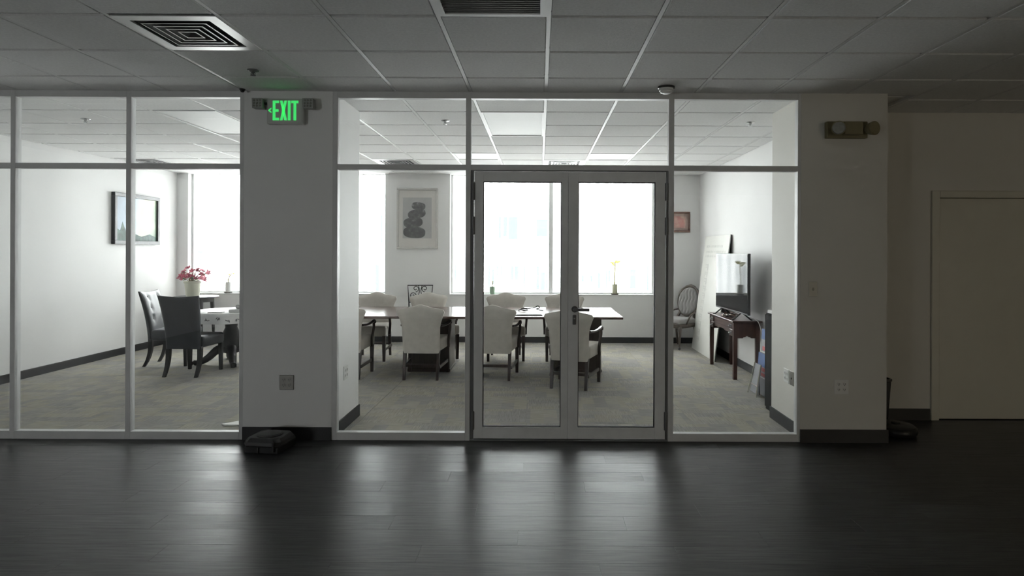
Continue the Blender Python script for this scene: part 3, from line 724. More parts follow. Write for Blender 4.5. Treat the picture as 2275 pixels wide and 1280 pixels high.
# flat domed device and bin by the right column
t = thing('floor_cleaner', 'low black domed device on the floor beside the right column', 'device', (3.03, 5.30, 0), R(12))
b = BM(); lathe(b, [(0.10, 0.008), (0.155, 0.010), (0.168, 0.03), (0.166, 0.062), (0.15, 0.078)], 36); obj('body', b, M['black'], t, True)
b = BM(); lathe(b, [(0.148, 0.077), (0.135, 0.088), (0.07, 0.094), (0.02, 0.095)], 36); obj('top_cover', b, M['blackg'], t, True)
b = BM(); lathe(b, [(0.035, 0.093), (0.035, 0.103), (0.028, 0.106)], 20); obj('turret', b, M['black'], t, True)
for sx in (-1, 1):
    b = BM(); tube(b, [(sx*0.10 - 0.008, 0, 0.022), (sx*0.10 + 0.008, 0, 0.022)], 0.022, 14); obj('wheel', b, M['black'], t, True)
t = thing('waste_bin', 'black bin partly hidden behind the right column', 'bin', (2.985, 5.60, 0))
b = BM(); rg = []
for s, z in ((0.82, 0), (1.0, 0.40), (1.05, 0.405), (1.05, 0.425), (0.95, 0.425), (0.94, 0.40), (0.78, 0.02)):
    rg.append([(0.128*s*a_, 0.11*s*c_, z) for a_, c_ in ((-1,-.8),(-.8,-1),(.8,-1),(1,-.8),(1,.8),(.8,1),(-.8,1),(-1,.8))])
loft(b, rg); obj('body', b, M['black'], t)
b = BM()
sy = -1; tube(b, [(-0.05, sy*0.115, 0.37), (-0.05, sy*0.13, 0.36), (0.05, sy*0.13, 0.36), (0.05, sy*0.115, 0.37)], 0.006, 6)
obj('grip', b, M['blackg'], t)

# ------------------------------------------------------------------ cream chairs
def pad_back(b, wfun, z0, zfun, yfun, tfun, nu=21, nv=18):
    """closed upholstered panel: front and back skins over a (u,v) grid"""
    F = [[None]*nu for _ in range(nv)]; K = [[None]*nu for _ in range(nv)]
    for j in range(nv):
        v = j/(nv-1)
        for i in range(nu):
            u = -1 + 2*i/(nu-1)
            x = u*wfun(v); z = z0 + v*(zfun(u) - z0); y = yfun(u, v); t = tfun(u, v)
            F[j][i] = b.verts.new((x, y + t, z)); K[j][i] = b.verts.new((x, y - t*0.7, z))
    for j in range(nv-1):
        for i in range(nu-1):
            b.faces.new((F[j][i], F[j+1][i], F[j+1][i+1], F[j][i+1])); b.faces.new((K[j][i], K[j][i+1], K[j+1][i+1], K[j+1][i]))
    for i in range(nu-1):
        b.faces.new((F[0][i], F[0][i+1], K[0][i+1], K[0][i])); b.faces.new((F[-1][i], K[-1][i], K[-1][i+1], F[-1][i+1]))
    for j in range(nv-1):
        b.faces.new((F[j][0], K[j][0], K[j+1][0], F[j+1][0])); b.faces.new((F[j][-1], F[j+1][-1], K[j+1][-1], K[j][-1]))
    return b
edge = lambda u, v: max(0.0, (1 - abs(u)**6))**0.5 * max(0.0, 1 - v**9)**0.5

def cream_chair():
    t = thing('dining_armchair', 'x', 'chair', (0,0,0), 0, 'cream upholstered armchairs around the meeting table')
    b = BM()
    wf = lambda v: 0.218 + 0.016*v + 0.052*min(1, max(0, (v-0.58)/0.36))**1.6 - 0.016*max(0, (v-0.94)/0.06)**1.5
    zf = lambda u: 0.838 + 0.026*(1 - abs(u)**3) + 0.036*math.exp(-(u/0.36)**2)
    pad_back(b, wf, 0.315, zf, lambda u, v: -0.235 - 0.085*v + 0.02*u*u*v, lambda u, v: 0.012 + 0.036*edge(u, v))
    obj('backrest', b, M['linen'], t, True)
    b = BM(); box(b, -0.25, 0.25, -0.215, 0.27, 0.335, 0.475, 0.035, 4)
    for v in b.verts:
        v.co.x *= 1 + 0.28*(v.co.y)
        if v.co.z > 0.46: v.co.z += 0.014*(1 - (v.co.x/0.27)**2)
    obj('seat', b, M['linen'], t, True)
    for sx in (-1, 1):
        b = BM(); taper(b, (sx*0.238, 0.235, 0.0), (sx*0.238, 0.235, 0.345), 0.017, 0.017, 0.023, 0.023); obj('leg', b, M['wood'], t)
        b = BM(); taper(b, (sx*0.198, -0.285, 0.0), (sx*0.200, -0.225, 0.345), 0.015, 0.017, 0.020, 0.022); obj('leg', b, M['wood'], t)
        b = BM(); tube(b, curve([(sx*0.232, -0.25, 0.648), (sx*0.262, -0.12, 0.640), (sx*0.285, 0.02, 0.652), (sx*0.287, 0.12, 0.664), (sx*0.285, 0.165, 0.650), (sx*0.283, 0.16, 0.625)], 5), 0.019, 8, flat=0.75)
        a = obj('armrest', b, M['wood'], t, True)
        b = BM(); tube(b, curve([(sx*0.284, 0.115, 0.650), (sx*0.284, 0.125, 0.58), (sx*0.280, 0.075, 0.50), (sx*0.275, 0.065, 0.43), (sx*0.272, 0.085, 0.345)], 5), 0.017, 8)
        obj('arm_support', b, M['wood'], a, True)
        b = BM(); hexa(b, [(sx*0.219-0.009, -0.262, 0.135), (sx*0.219+0.009, -0.262, 0.135), (sx*0.238+0.009, 0.22, 0.135), (sx*0.238-0.009, 0.22, 0.135)],
                       [(sx*0.215-0.009, -0.262, 0.170), (sx*0.215+0.009, -0.262, 0.170), (sx*0.238+0.009, 0.22, 0.170), (sx*0.238-0.009, 0.22, 0.170)]); obj('stretcher', b, M['wood'], t)
    b = BM(); box(b, -0.185, 0.185, -0.272, -0.254, 0.155, 0.188); obj('stretcher', b, M['wood'], t)
    return t
base_chair = cream_chair(); first = [True]
def put_chair(x, y, rz, label, s=1.0):
    t = base_chair if first[0] else copy_tree(base_chair); first[0] = False
    t.location = (x, y, 0); t.rotation_euler = (0, 0, rz); t['label'] = label; t.scale = (s, s, s)
put_chair(-2.36, 7.70, R(2), 'cream armchair at the near side of the table, mostly hidden by the exit sign column')
put_chair(-1.405, 7.70, R(-1), 'cream armchair with its back to the glass, left of the double door')
put_chair(-0.535, 7.70, R(-4), 'cream armchair with its back to the left door leaf')
put_chair(0.41, 7.22, R(-17), 'cream armchair pulled out from the table behind the door handle')
put_chair(-2.40, 8.90, R(180), 'cream armchair on the far side, at the left end of the table', 1.03)
put_chair(-1.50, 8.98, R(180+28), 'cream armchair on the far side, turned in front of the iron chair', 1.03)
put_chair(-0.48, 8.95, R(180+3), 'cream armchair on the far side, seen through the left door leaf beside the black folder', 1.03)
put_chair(0.36, 8.95, R(180-2), 'cream armchair on the far side, behind the middle stiles of the double door', 1.03)

# ------------------------------------------------------------------ meeting table
t = thing('meeting_table', 'long dark wooden meeting table with polished top on block pedestals', 'table', (-0.83, 8.235, 0))
b = BM(); box(b, -1.95, 1.85, -0.655, 0.655, 0.712, 0.742, 0.006, 2); obj('tabletop', b, M['tabletop'], t)
b = BM(); box(b, -1.70, 1.50, -0.30, 0.30, 0.692, 0.712); obj('apron', b, M['wood'], t)
for x0, x1 in ((-0.84, -0.31), (1.02, 1.62)):
    b = BM(); box(b, x0, x1, -0.30, 0.20, 0.03, 0.692, 0.006, 1); p = obj('pedestal', b, M['pedwood'], t)
    b = BM(); box(b, x0 - 0.006, x1 + 0.006, -0.306, 0.206, 0.0, 0.04, 0.006, 1); obj('plinth', b, M['pedwood'], p)
t = thing('document_folder', 'black folder with white sheet lying on the meeting table', 'folder', (-0.135, 7.86, 0.742), R(2))
b = BM(); box(b, -0.17, 0.17, -0.13, 0.13, 0, 0.010, 0.003, 1); obj('cover', b, M['black'], t)
b = BM(); box(b, -0.155, 0.155, -0.115, 0.115, 0.010, 0.013); obj('sheet', b, M['paper'], t)
b = BM()
tube(b, curve([(-0.16, 0.0, 0.008), (-0.10, 0.03, 0.03), (-0.03, -0.02, 0.018), (-0.08, -0.05, 0.012), (-0.13, -0.01, 0.03), (-0.02, 0.02, 0.035), (0.06, 0.0, 0.05), (0.10, 0.02, 0.07), (0.12, 0.03, 0.04), (0.08, 0.0, 0.03), (0.14, -0.02, 0.012), (0.17, 0.0, 0.008)], 5), 0.0062, 7)
o = obj('tangled_cable', b, M['black'], smooth=True); o.location = (-0.12, 8.30, 0.742); tag(o, 'black tangled cable lying on the meeting table behind the folder', 'cable')

# ------------------------------------------------------------------ iron chair
t = thing('iron_chair', 'black wrought iron chair with scroll back against the window wall', 'chair', (-1.93, 9.93, 0), R(184)); t.scale = (0.97, 1, 0.975)
f = 0.011
b = BM(); tube(b, [(-0.175, -0.20, 0.44), (-0.182, -0.215, 0.72), (-0.208, -0.255, 1.0), (0.208, -0.255, 1.0), (0.182, -0.215, 0.72), (0.175, -0.20, 0.44)], f, 8); bk = obj('back_frame', b, M['iron'], t, True)
b = BM(); tube(b, [(-0.182, -0.215, 0.72), (0.182, -0.215, 0.72)], f*0.8, 8); obj('back_rail', b, M['iron'], bk, True)
def scroll(cx, cz, r, a0, turns, d):
    pts = []
    for i in range(26):
        q = i/25; a = a0 + d*q*turns*2*PI; rr = r*(1 - 0.75*q)
        z = cz + rr*math.sin(a); pts.append((cx + rr*math.cos(a), -0.215 - 0.04*(z - 0.72)/0.28, z))
    return pts
for cx, cz, r, a0, tn, d in ((-0.075, 0.945, 0.055, -PI/2, 1.2, 1), (0.075, 0.945, 0.055, -PI/2, 1.2, -1), (-0.12, 0.83, 0.055, 0, 1.2, 1), (0.12, 0.83, 0.055, PI, 1.2, -1), (-0.06, 0.77, 0.045, PI/2, 1.2, -1), (0.06, 0.77, 0.045, PI/2, 1.2, 1)):
    b = BM(); tube(b, scroll(cx, cz, r, a0, tn, d), 0.0065, 6); obj('scroll', b, M['iron'], bk, True)
for sx in (-1, 1):
    b = BM(); tube(b, curve([(sx*0.03, -0.255, 0.998), (sx*0.012, -0.243, 0.90), (sx*0.045, -0.226, 0.80), (sx*0.09, -0.216, 0.722)], 5), 0.0065, 6); obj('scroll', b, M['iron'], bk, True)
    b = BM(); tube(b, [(sx*0.175, -0.20, 0.45), (sx*0.20, -0.25, 0.0)], f, 8); obj('leg', b, M['iron'], t, True)
    b = BM(); tube(b, [(sx*0.175, 0.18, 0.45), (sx*0.20, 0.22, 0.0)], f, 8); obj('leg', b, M['iron'], t, True)
b = BM(); box(b, -0.21, 0.21, -0.20, 0.21, 0.44, 0.49, 0.02, 3); obj('seat', b, M['leather'], t, True)

# ------------------------------------------------------------------ black tufted dining chairs, round table
def parsons():
    t = thing('tufted_chair', 'x', 'chair', (0,0,0), 0, 'black leather tufted chairs at the round table')
    b = BM()
    dimples = [(u, v) for v in (0.45, 0.68, 0.90) for u in (-0.5, 0.5)]
    def tf(u, v):
        q = 0.014 + 0.034*edge(u, v)
        for du, dv in dimples: q -= 0.014*math.exp(-(((u-du)*0.24)**2 + ((v-dv)*0.5)**2)/0.0009)
        return max(q, 0.006)
    yf = lambda u, v: -0.215 - 0.03*v - 0.085*v*v
    pad_back(b, lambda v: 0.212 + 0.042*v**1.5, 0.335, lambda u: 0.985 - 0.014*(1 - u*u) + 0.006*abs(u), yf, tf, 33, 26)
    bk = obj('backrest', b, M['leather'], t, True)
    for du, dv in dimples:
        z = 0.335 + dv*0.645; b = BM(); ball(b, (du*(0.212 + 0.042*dv**1.5), yf(du, dv) + tf(du, dv) + 0.001, z), 0.011, 0.006, 0.011, 10, 6); obj('button', b, M['leather'], bk, True)
    b = BM(); box(b, -0.235, 0.235, -0.19, 0.27, 0.345, 0.48, 0.03, 3)
    for v in b.verts:
        if v.co.z > 0.46: v.co.z += 0.016*(1 - (v.co.x/0.25)**2)
    obj('seat', b, M['leather'], t, True)
    for sx in (-1, 1):
        b = BM(); taper(b, (sx*0.205, 0.235, 0), (sx*0.205, 0.235, 0.35), 0.016, 0.016, 0.024, 0.024); obj('leg', b, M['blackwood'], t)
        b = BM()
        pts = curve([(sx*0.198, -0.20, 0.36), (sx*0.198, -0.205, 0.22), (sx*0.198, -0.235, 0.10), (sx*0.198, -0.285, 0.0)], 3)
        n = len(pts); rings = []
        for i, p in enumerate(pts):
            s = 0.025 - 0.008*i/(n-1); rings.append([(p[0]-s, p[1]-s, p[2]), (p[0]+s, p[1]-s, p[2]), (p[0]+s, p[1]+s, p[2]), (p[0]-s, p[1]+s, p[2])])
        loft(b, rings); obj('leg', b, M['blackwood'], t)
    return t
pc = parsons(); pc.location = (-4.315, 7.80, 0); pc.rotation_euler = (0, 0, R(-3)); pc['label'] = 'black tufted leather chair with its back to the glass, at the round table'
p2 = copy_tree(pc); p2.location = (-4.93, 8.42, 0); p2.rotation_euler = (0, 0, R(-84)); p2['label'] = 'black tufted leather chair at the left of the round table, buttoned front showing'
p3 = copy_tree(pc); p3.location = (-3.62, 9.02, 0); p3.rotation_euler = (0, 0, R(145)); p3['label'] = 'black tufted leather chair on the far side of the round table, beside the column edge'

TX, TY = -4.20, 8.50
t = thing('round_table', 'dark round pedestal table with claw feet under a white cloth', 'table', (TX, TY, 0)); t.scale = (1, 1, 0.978)
b = BM(); lathe(b, [(0.10, 0.69), (0.47, 0.70), (0.48, 0.715), (0.47, 0.728), (0.10, 0.728)], 40); obj('tabletop', b, M['blackwood'], t, True)
b = BM(); lathe(b, [(0.15, 0.69), (0.13, 0.64), (0.085, 0.58), (0.075, 0.50), (0.10, 0.44), (0.125, 0.36), (0.12, 0.28), (0.10, 0.22), (0.13, 0.18), (0.10, 0.15)], 24); obj('pedestal_column', b, M['blackwood'], t, True)
for a in (-150, -60, 30, 120):
    a = R(a); d = Vector((math.cos(a), math.sin(a), 0))
    pts = curve([d*0.05 + Vector((0,0,0.22)), d*0.16 + Vector((0,0,0.20)), d*0.27 + Vector((0,0,0.10)), d*0.36 + Vector((0,0,0.045)), d*0.42 + Vector((0,0,0.04))], 5)
    b = BM(); n = len(pts); tube(b, pts, [0.065 - 0.033*i/(n-1) for i in range(n)], 10); lg = obj('leg', b, M['blackwood'], t, True)
    b = BM(); c = d*0.42; ball(b, (c.x, c.y, 0.037), 0.04, 0.04, 0.037)
    for q in (-0.5, 0, 0.5):
        e = Vector((math.cos(a+q), math.sin(a+q), 0)); tube(b, [c + e*0.015 + Vector((0,0,0.06)), c + e*0.047 + Vector((0,0,0.045)), c + e*0.055 + Vector((0,0,0.012))], [0.016, 0.014, 0.008], 6)
    obj('claw_foot', b, M['blackwood'], lg, True)
b = BM(); rings = []; seg = 72
for r_, z, wv in ((0.02, 0.735, 0), (0.30, 0.735, 0), (0.478, 0.735, 0), (0.490, 0.728, 0), (0.496, 0.70, 0.006), (0.502, 0.65, 0.014), (0.508, 0.595, 0.020)):
    rings.append([((r_ + wv*math.sin(9*k*2*PI/seg + 1))*math.cos(k*2*PI/seg), (r_ + wv*math.sin(9*k*2*PI/seg + 1))*math.sin(k*2*PI/seg), z) for k in range(seg)])
loft(b, rings, cap=False); b.faces.new([v for v in b.verts][:seg])
cl = obj('tablecloth', b, M['cloth'], smooth=True); cl.location = (TX, TY, 0.0); cl.scale = (1, 1, 0.978); tag(cl, 'white cloth with dark floral border draped over the round table', 'tablecloth')
random.seed(3)
for k in range(26):      # printed sprigs around the hem
    a = k*2*PI/26 + random.uniform(-0.05, 0.05); zc = 0.655 + random.uniform(-0.02, 0.02)
    b = BM()
    for q in range(5):
        th = random.uniform(0, 2*PI); l = random.uniform(0.012, 0.028); w_ = 0.006
        def P(du, dz):
            aa = a + du/0.5; zz = zc + dz; r_ = 0.502 + (0.65 - zz)*0.1 + (0.014 + 0.1*(0.65 - zz))*math.sin(9*aa + 1) + 0.0025
            return (r_*math.cos(aa), r_*math.sin(aa), zz)
        ox_, oz_ = random.uniform(-0.025, 0.025), random.uniform(-0.012, 0.012)
        c_, s_ = math.cos(th), math.sin(th)
        quad = [(-l*c_, -l*s_), (w_*s_, -w_*c_), (l*c_, l*s_), (-w_*s_, w_*c_)]
        b.faces.new([b.verts.new(P(ox_ + p[0], oz_ + p[1])) for p in quad])
    obj('printed_sprig', b, M['floral'], cl)
t = thing('folded_cloth', 'grey folded cloth bundle on the edge of the round table', 'cloth', (-3.98, 8.22, 0.719), R(20))
b = BM(); box(b, -0.10, 0.14, -0.08, 0.08, 0, 0.045, 0.018, 3); obj('lower_fold', b, M['cloth'], t, True)
b = BM(); box(b, -0.02, 0.14, -0.07, 0.08, 0.045, 0.105, 0.026, 3); obj('upper_fold', b, M['greycloth'], t, True)
t = thing('notebook', 'slim black notebook on the round table beside the folded cloth', 'notebook', (-4.22, 8.14, 0.719), R(10))
b = BM(); box(b, -0.09, 0.09, -0.06, 0.06, 0, 0.003, 0.0008, 1); box(b, -0.09, 0.09, -0.06, 0.06, 0.011, 0.014, 0.0008, 1); obj('cover', b, M['black'], t)
b = BM(); box(b, -0.085, 0.085, -0.055, 0.055, 0.003, 0.011); obj('pages', b, M['paper'], t)

# plant table and flowers
PX, PY = -5.56, 10.10
t = thing('side_table', 'small dark round side table in the corner under the flower pot', 'table', (PX, PY, 0))
b = BM(); lathe(b, [(0.10, 0.762), (0.325, 0.764), (0.335, 0.776), (0.325, 0.788), (0.10, 0.788)], 36); obj('tabletop', b, M['leather'], t, True)
b = BM(); lathe(b, [(0.24, 0.70), (0.26, 0.70), (0.26, 0.763), (0.24, 0.763)], 28); obj('apron', b, M['blackwood'], t, True)
for a in (45, 135, 225, 315):
    a = R(a); b = BM(); taper(b, (0.27*math.cos(a), 0.27*math.sin(a), 0), (0.235*math.cos(a), 0.235*math.sin(a), 0.764), 0.013, 0.013, 0.024, 0.024); obj('leg', b, M['blackwood'], t)
random.seed(11)
t = thing('flowering_pot_plant', 'pink flowering plant in a cream pot on the corner side table', 'potted plant', (PX - 0.06, PY, 0.788))
b = BM(); lathe(b, [(0.06, 0.0), (0.094, 0.0), (0.10, 0.02), (0.122, 0.21), (0.132, 0.215), (0.134, 0.245), (0.122, 0.247), (0.112, 0.21), (0.05, 0.205)], 30); obj('pot', b, M['pot'], t, True)
b = BM(); lathe(b, [(0.03, 0.208), (0.113, 0.212), (0.10, 0.222), (0.03, 0.228)], 20); obj('soil', b, M['soil'], t, True)
heads = []
for i in range(38):
    a = random.uniform(0, 2*PI); rr = 0.22*math.sqrt(random.random()); zz = 0.27 + 0.22*random.random()*(1 - rr/0.5)
    heads.append((rr*math.cos(a)*1.08, rr*math.sin(a)*0.9, zz))
for hx_, hy_, hz_ in heads:
    b = BM(); tube(b, curve([(hx_*0.15, hy_*0.15, 0.22), (hx_*0.5, hy_*0.5, 0.22 + (hz_-0.22)*0.65), (hx_, hy_, hz_)], 4), 0.004, 5); obj('stem', b, M['stem'], t, True)
def leafquad(b, c, d, up, l, w):
    d = Vector(d).normalized(); s = d.cross(Vector(up)); s = s.normalized() if s.length > 1e-4 else Vector((1,0,0))
    n = s.cross(d); c = Vector(c)
    P = [c, c + d*l*0.35 + s*w - n*0.004, c + d*l*0.75 + s*w*0.7, c + d*l + n*0.012, c + d*l*0.75 - s*w*0.7, c + d*l*0.35 - s*w - n*0.004, c + d*l*0.5 + n*0.01]
    vs = [b.verts.new(p) for p in P]
    for i in range(6): b.faces.new((vs[6], vs[i], vs[(i+1) % 6]))
for i, h_ in enumerate(heads):
    b = BM(); n = 7; tilt = Vector((h_[0]*2, h_[1]*2 - 0.2, 0.5)).normalized()
    for q in range(n):
        a = q*2*PI/n + random.random(); e = tilt.orthogonal().normalized(); g = tilt.cross(e)
        leafquad(b, h_, e*math.cos(a) + g*math.sin(a) + tilt*random.uniform(-0.25, 0.45), tilt, random.uniform(0.038, 0.058), 0.020)
    obj('blossom', b, M['petal'] if i % 4 else M['petal2'], t)
for i in range(14):
    a = random.uniform(0, 2*PI); rr = random.uniform(0.06, 0.15); b = BM()
    leafquad(b, (rr*math.cos(a), rr*math.sin(a), random.uniform(0.27, 0.36)), (math.cos(a), math.sin(a), random.uniform(-0.5, 0.2)), (0,0,1), 0.08, 0.024); obj('leaf', b, M['leaf'], t)

# things on the window sill
def vase(label, x, m, h, r, stems, dish=False):
    t = thing('bud_vase', label, 'vase', (x, 10.555, 0.812), 0)
    z = 0
    if dish:
        b = BM(); lathe(b, [(0.03, 0), (0.062, 0.0), (0.068, 0.018), (0.05, 0.018)], 22); obj('saucer', b, M['soil'], t, True); z = 0.014
    b = BM(); lathe(b, [(r*0.6, z), (r*0.92, z), (r, z + h*0.2), (r*1.02, z + h*0.8), (r*0.98, z + h), (r*0.85, z + h), (r*0.85, z + h*0.75), (r*0.3, z + h*0.7)], 22); obj('body', b, m, t, True)
    for pts, leaves in stems:
        b = BM(); tube(b, curve([(p[0], p[1], z + h*0.7 + p[2]) for p in pts], 5), 0.008, 6); s = obj('stem', b, M['sprig'] if len(pts) > 3 else M['stem'], t, True)
        for c, d, l in leaves:
            b = BM(); leafquad(b, (c[0], c[1], z + h*0.7 + c[2]), d, (0, -1, 0.4), l*0.95, l*0.26); obj('leaf', b, M['sprig'], s)
vase('small pale green vase on the sill behind the left door leaf', -0.80, M['vase'], 0.125, 0.047, [([(0,0,0), (0.004,0,0.08), (0.012,0,0.13)], [((0.012,0,0.12), (-0.6,0,0.6), 0.03)])])
vase('cream vase with a tall yellow sprig on the sill behind the right door leaf', 1.275, M['vasew'], 0.16, 0.048, [([(0,0,0), (-0.012,0,0.09)], []), ([(0,0,0), (-0.005,0,0.2), (0.006,0,0.34), (0.0,0,0.42)], [((0,0,0.41), (1,0,0.3), 0.11), ((0,0,0.41), (-1,0,0.1), 0.10), ((0.003,0,0.36), (-0.7,-0.3,0.5), 0.085), ((0.004,0,0.40), (0.3,-0.5,0.9), 0.08)])], True)
vase('white vase with a thin sprig on the sill beside the flower pot', -5.27, M['white'], 0.17, 0.045, [([(0,0,0), (-0.004,0,0.11)], []), ([(0,0,0), (0.01,0,0.12), (0.06,0,0.20)], [((0.06,0,0.2), (1,0,-0.2), 0.06), ((0.03,0,0.16), (-0.6,0,0.6), 0.05)])], True)

# ------------------------------------------------------------------ pictures
def frame_parts(t, w, h, d, bar, m, axis_depth='y'):
    for x0, x1, z0, z1 in ((-w/2, w/2, 0, bar), (-w/2, w/2, h-bar, h), (-w/2, -w/2+bar, bar, h-bar), (w/2-bar, w/2, bar, h-bar)):
        b = BM(); box(b, x0, x1, -d, 0, z0, z1, min(0.006, bar*0.25), 2); obj('frame_bar', b, m, t)
t = thing('landscape_painting', 'landscape painting in a dark frame on the left wall', 'picture', (XL, 9.43, 1.615), R(90))
frame_parts(t, 1.06, 0.75, 0.055, 0.055, M['bframe'])
b = BM(); box(b, -0.48, 0.48, -0.03, -0.005, 0.05, 0.70)
M['land'] = painting_mat('landscape_paint', [(0.0, (0.16, 0.20, 0.26)), (0.3, (0.30, 0.40, 0.52)), (0.45, (0.42, 0.50, 0.55)), (0.55, (0.50, 0.50, 0.36)), (0.75, (0.34, 0.41, 0.29)), (1.0, (0.12, 0.20, 0.14))], 5.0, (1, 0, -0.3), 0.45, -0.6, 0.45)
obj('canvas', b, M['land'], t)
b = BM(); prism(b, [(-0.48, 0.05), (0.48, 0.05), (0.48, 0.11), (0.3, 0.16), (0.1, 0.12), (-0.1, 0.17), (-0.2, 0.28), (-0.26, 0.19), (-0.33, 0.33), (-0.38, 0.2), (-0.48, 0.24)], 'y', -0.032, -0.0301)
obj('painted_treeline', b, mat('dark_green_paint', (0.06, 0.10, 0.09), 0.6, var=0.5, scale=20), t)

t = thing('framed_print', 'large white framed black and white print hanging on the window pier', 'picture', (-2.055, YB - 0.03, 1.572))
frame_parts(t, 0.69, 1.02, 0.035, 0.035, M['wframe'])
b = BM(); box(b, -0.31, 0.31, -0.018, -0.004, 0.035, 0.985); obj('mat_board', b, M['mat'], t)
b = BM(); box(b, -0.245, 0.24, -0.021, -0.018, 0.175, 0.86); pr = obj('print', b, mat('grey_print_paper', (0.46, 0.46, 0.46), 0.6, var=0.08, scale=5), t)
dk = painting_mat('dark_photo_grain', [(0.0, (0.05, 0.05, 0.052)), (1.0, (0.42, 0.42, 0.42)), (0.55, (0.09, 0.09, 0.092)), (0.75, (0.16, 0.16, 0.16))], 16.0, (0.3, 0, 1), 1.1, -1.2, 1.6)
def blob(cx, cz, rx, rz, rot=0, x0=-0.245, z0=0.175, x1=0.24, z1=0.86, sq=2.6):
    pts = []
    for k in range(40):
        a = 2*PI*k/40; c, s = math.cos(a), math.sin(a)
        x = rx*abs(c)**(2/sq)*(1 if c > 0 else -1); z = rz*abs(s)**(2/sq)*(1 if s > 0 else -1)
        X = cx + x*math.cos(rot) - z*math.sin(rot); Z = cz + x*math.sin(rot) + z*math.cos(rot)
        pts.append((min(max(X, x0), x1), min(max(Z, z0), z1)))
    b = BM(); blob.y -= 0.0006; prism(b, pts, 'y', blob.y - 0.0005, blob.y); obj('printed_form', b, dk, pr)
blob.y = -0.0212
blob(-0.05, 0.275, 0.185, 0.095, R(-3)); blob(-0.07, 0.44, 0.16, 0.085, R(5)); blob(-0.01, 0.585, 0.15, 0.075, R(10)); blob(0.02, 0.715, 0.115, 0.065, R(-6))

t = thing('small_picture', 'small brown framed floral picture on the wall right of the window', 'picture', (2.345, YB, 1.868))
frame_parts(t, 0.37, 0.345, 0.03, 0.032, M['brown'])
b = BM(); box(b, -0.155, 0.155, -0.016, -0.003, 0.03, 0.315); obj('mat_board', b, M['pinkmat'], t)
b = BM(); box(b, -0.105, 0.105, -0.019, -0.016, 0.075, 0.27); obj('print', b, painting_mat('floral_print', [(0.0, (0.40, 0.16, 0.15)), (0.4, (0.55, 0.38, 0.33)), (0.7, (0.45, 0.20, 0.18)), (1.0, (0.6, 0.5, 0.42))], 22, (1, 0, 0.2), 0.9, -0.2, 0.2), t)

# ------------------------------------------------------------------ right side: board, desk, television, chair
t = thing('leaning_board', 'tall white printed board leaning against the wall behind the television', 'board', (2.455, 9.365, 0), 0)
t.rotation_euler = (0, R(7.2), 0)
b = BM(); box(b, -0.012, 0.0, -0.64, 0.64, 0.003, 1.80); obj('panel', b, M['board'], t)
b = BM(); box(b, 0.0, 0.010, -0.64, 0.64, 0.003, 1.80); obj('backing', b, M['boardedge'], t)
random.seed(5)
for i, (z0_, h_, n_) in enumerate(((1.62, 0.035, 9), (1.54, 0.03, 12), (1.47, 0.03, 10))):
    y = 0.52
    for k in range(n_):
        w_ = random.uniform(0.04, 0.09)
        b = BM(); box(b, -0.0135, -0.012, y - w_, y, z0_, z0_ + h_); obj('printed_word', b, M['print'], t); y -= w_ + 0.025
        if y < -0.5: break
z = 1.36
for k in range(11):      # large faded letters running down the far edge
    h_ = random.uniform(0.07, 0.10)
    b = BM(); yy = 0.30
    box(b, -0.0135, -0.012, yy - 0.02, yy + 0.02, z - h_, z); box(b, -0.0135, -0.012, yy + 0.02, yy + 0.13, z - 0.022, z) ; box(b, -0.0135, -0.012, yy + 0.02, yy + 0.11, z - h_*0.62, z - h_*0.62 + 0.02)
    if k % 2: box(b, -0.0135, -0.012, yy + 0.10, yy + 0.13, z - h_, z - 0.022)
    obj('printed_letter', b, M['print'], t); z -= h_ + 0.022

t = thing('console_desk', 'small red brown wooden desk with drawers along the right wall', 'desk', (2.505, 8.04, 0), R(-90))
# local: x along the desk (-0.53..0.53), front face at -y (towards the room)
b = BM(); box(b, -0.56, 0.56, -0.185, 0.175, 0.690, 0.712, 0.006, 2); obj('desktop', b, M['redwood'], t)
b = BM(); box(b, -0.51, 0.51, -0.135, 0.15, 0.60, 0.690); obj('carcass', b, M['redwood'], t)
for sx in (-1, 1):
    for sy in (-1, 1):
        b = BM(); taper(b, (sx*0.508, sy*0.135 - 0.005, 0), (sx*0.505, sy*0.135 - 0.005, 0.69), 0.021, 0.021, 0.025, 0.025); obj('leg', b, M['redwood'], t)
def scal(n0, n1, zt, zb, k=24, bumps=3):
    pts = [(n1, zt), (n0, zt)]
    for i in range(k + 1):
        q = i/k; x = n0 + (n1 - n0)*q
        pts.append((x, zb + 0.055*math.sin(PI*q)**0.6 + 0.018*abs(math.sin(bumps*PI*q))))
    return pts
b = BM(); prism(b, scal(-0.48, 0.48, 0.62, 0.495), 'y', -0.152, -0.136); obj('front_apron', b, M['redwood'], t)
for sx in (-1, 1):
    b = BM(); prism(b, [(0.115, 0.685), (-0.115, 0.685), (-0.115, 0.50), (-0.05, 0.50), (-0.042, 0.512), (-0.02, 0.514), (-0.012, 0.524), (0.012, 0.524), (0.02, 0.514), (0.042, 0.512), (0.05, 0.50), (0.115, 0.50)], 'x', sx*0.512 - 0.008, sx*0.512 + 0.008); obj('side_apron', b, M['redwood'], t)
b = BM(); box(b, -0.335, 0.335, -0.158, -0.136, 0.605, 0.682, 0.004, 1); obj('front_panel', b, M['redwood'], t)
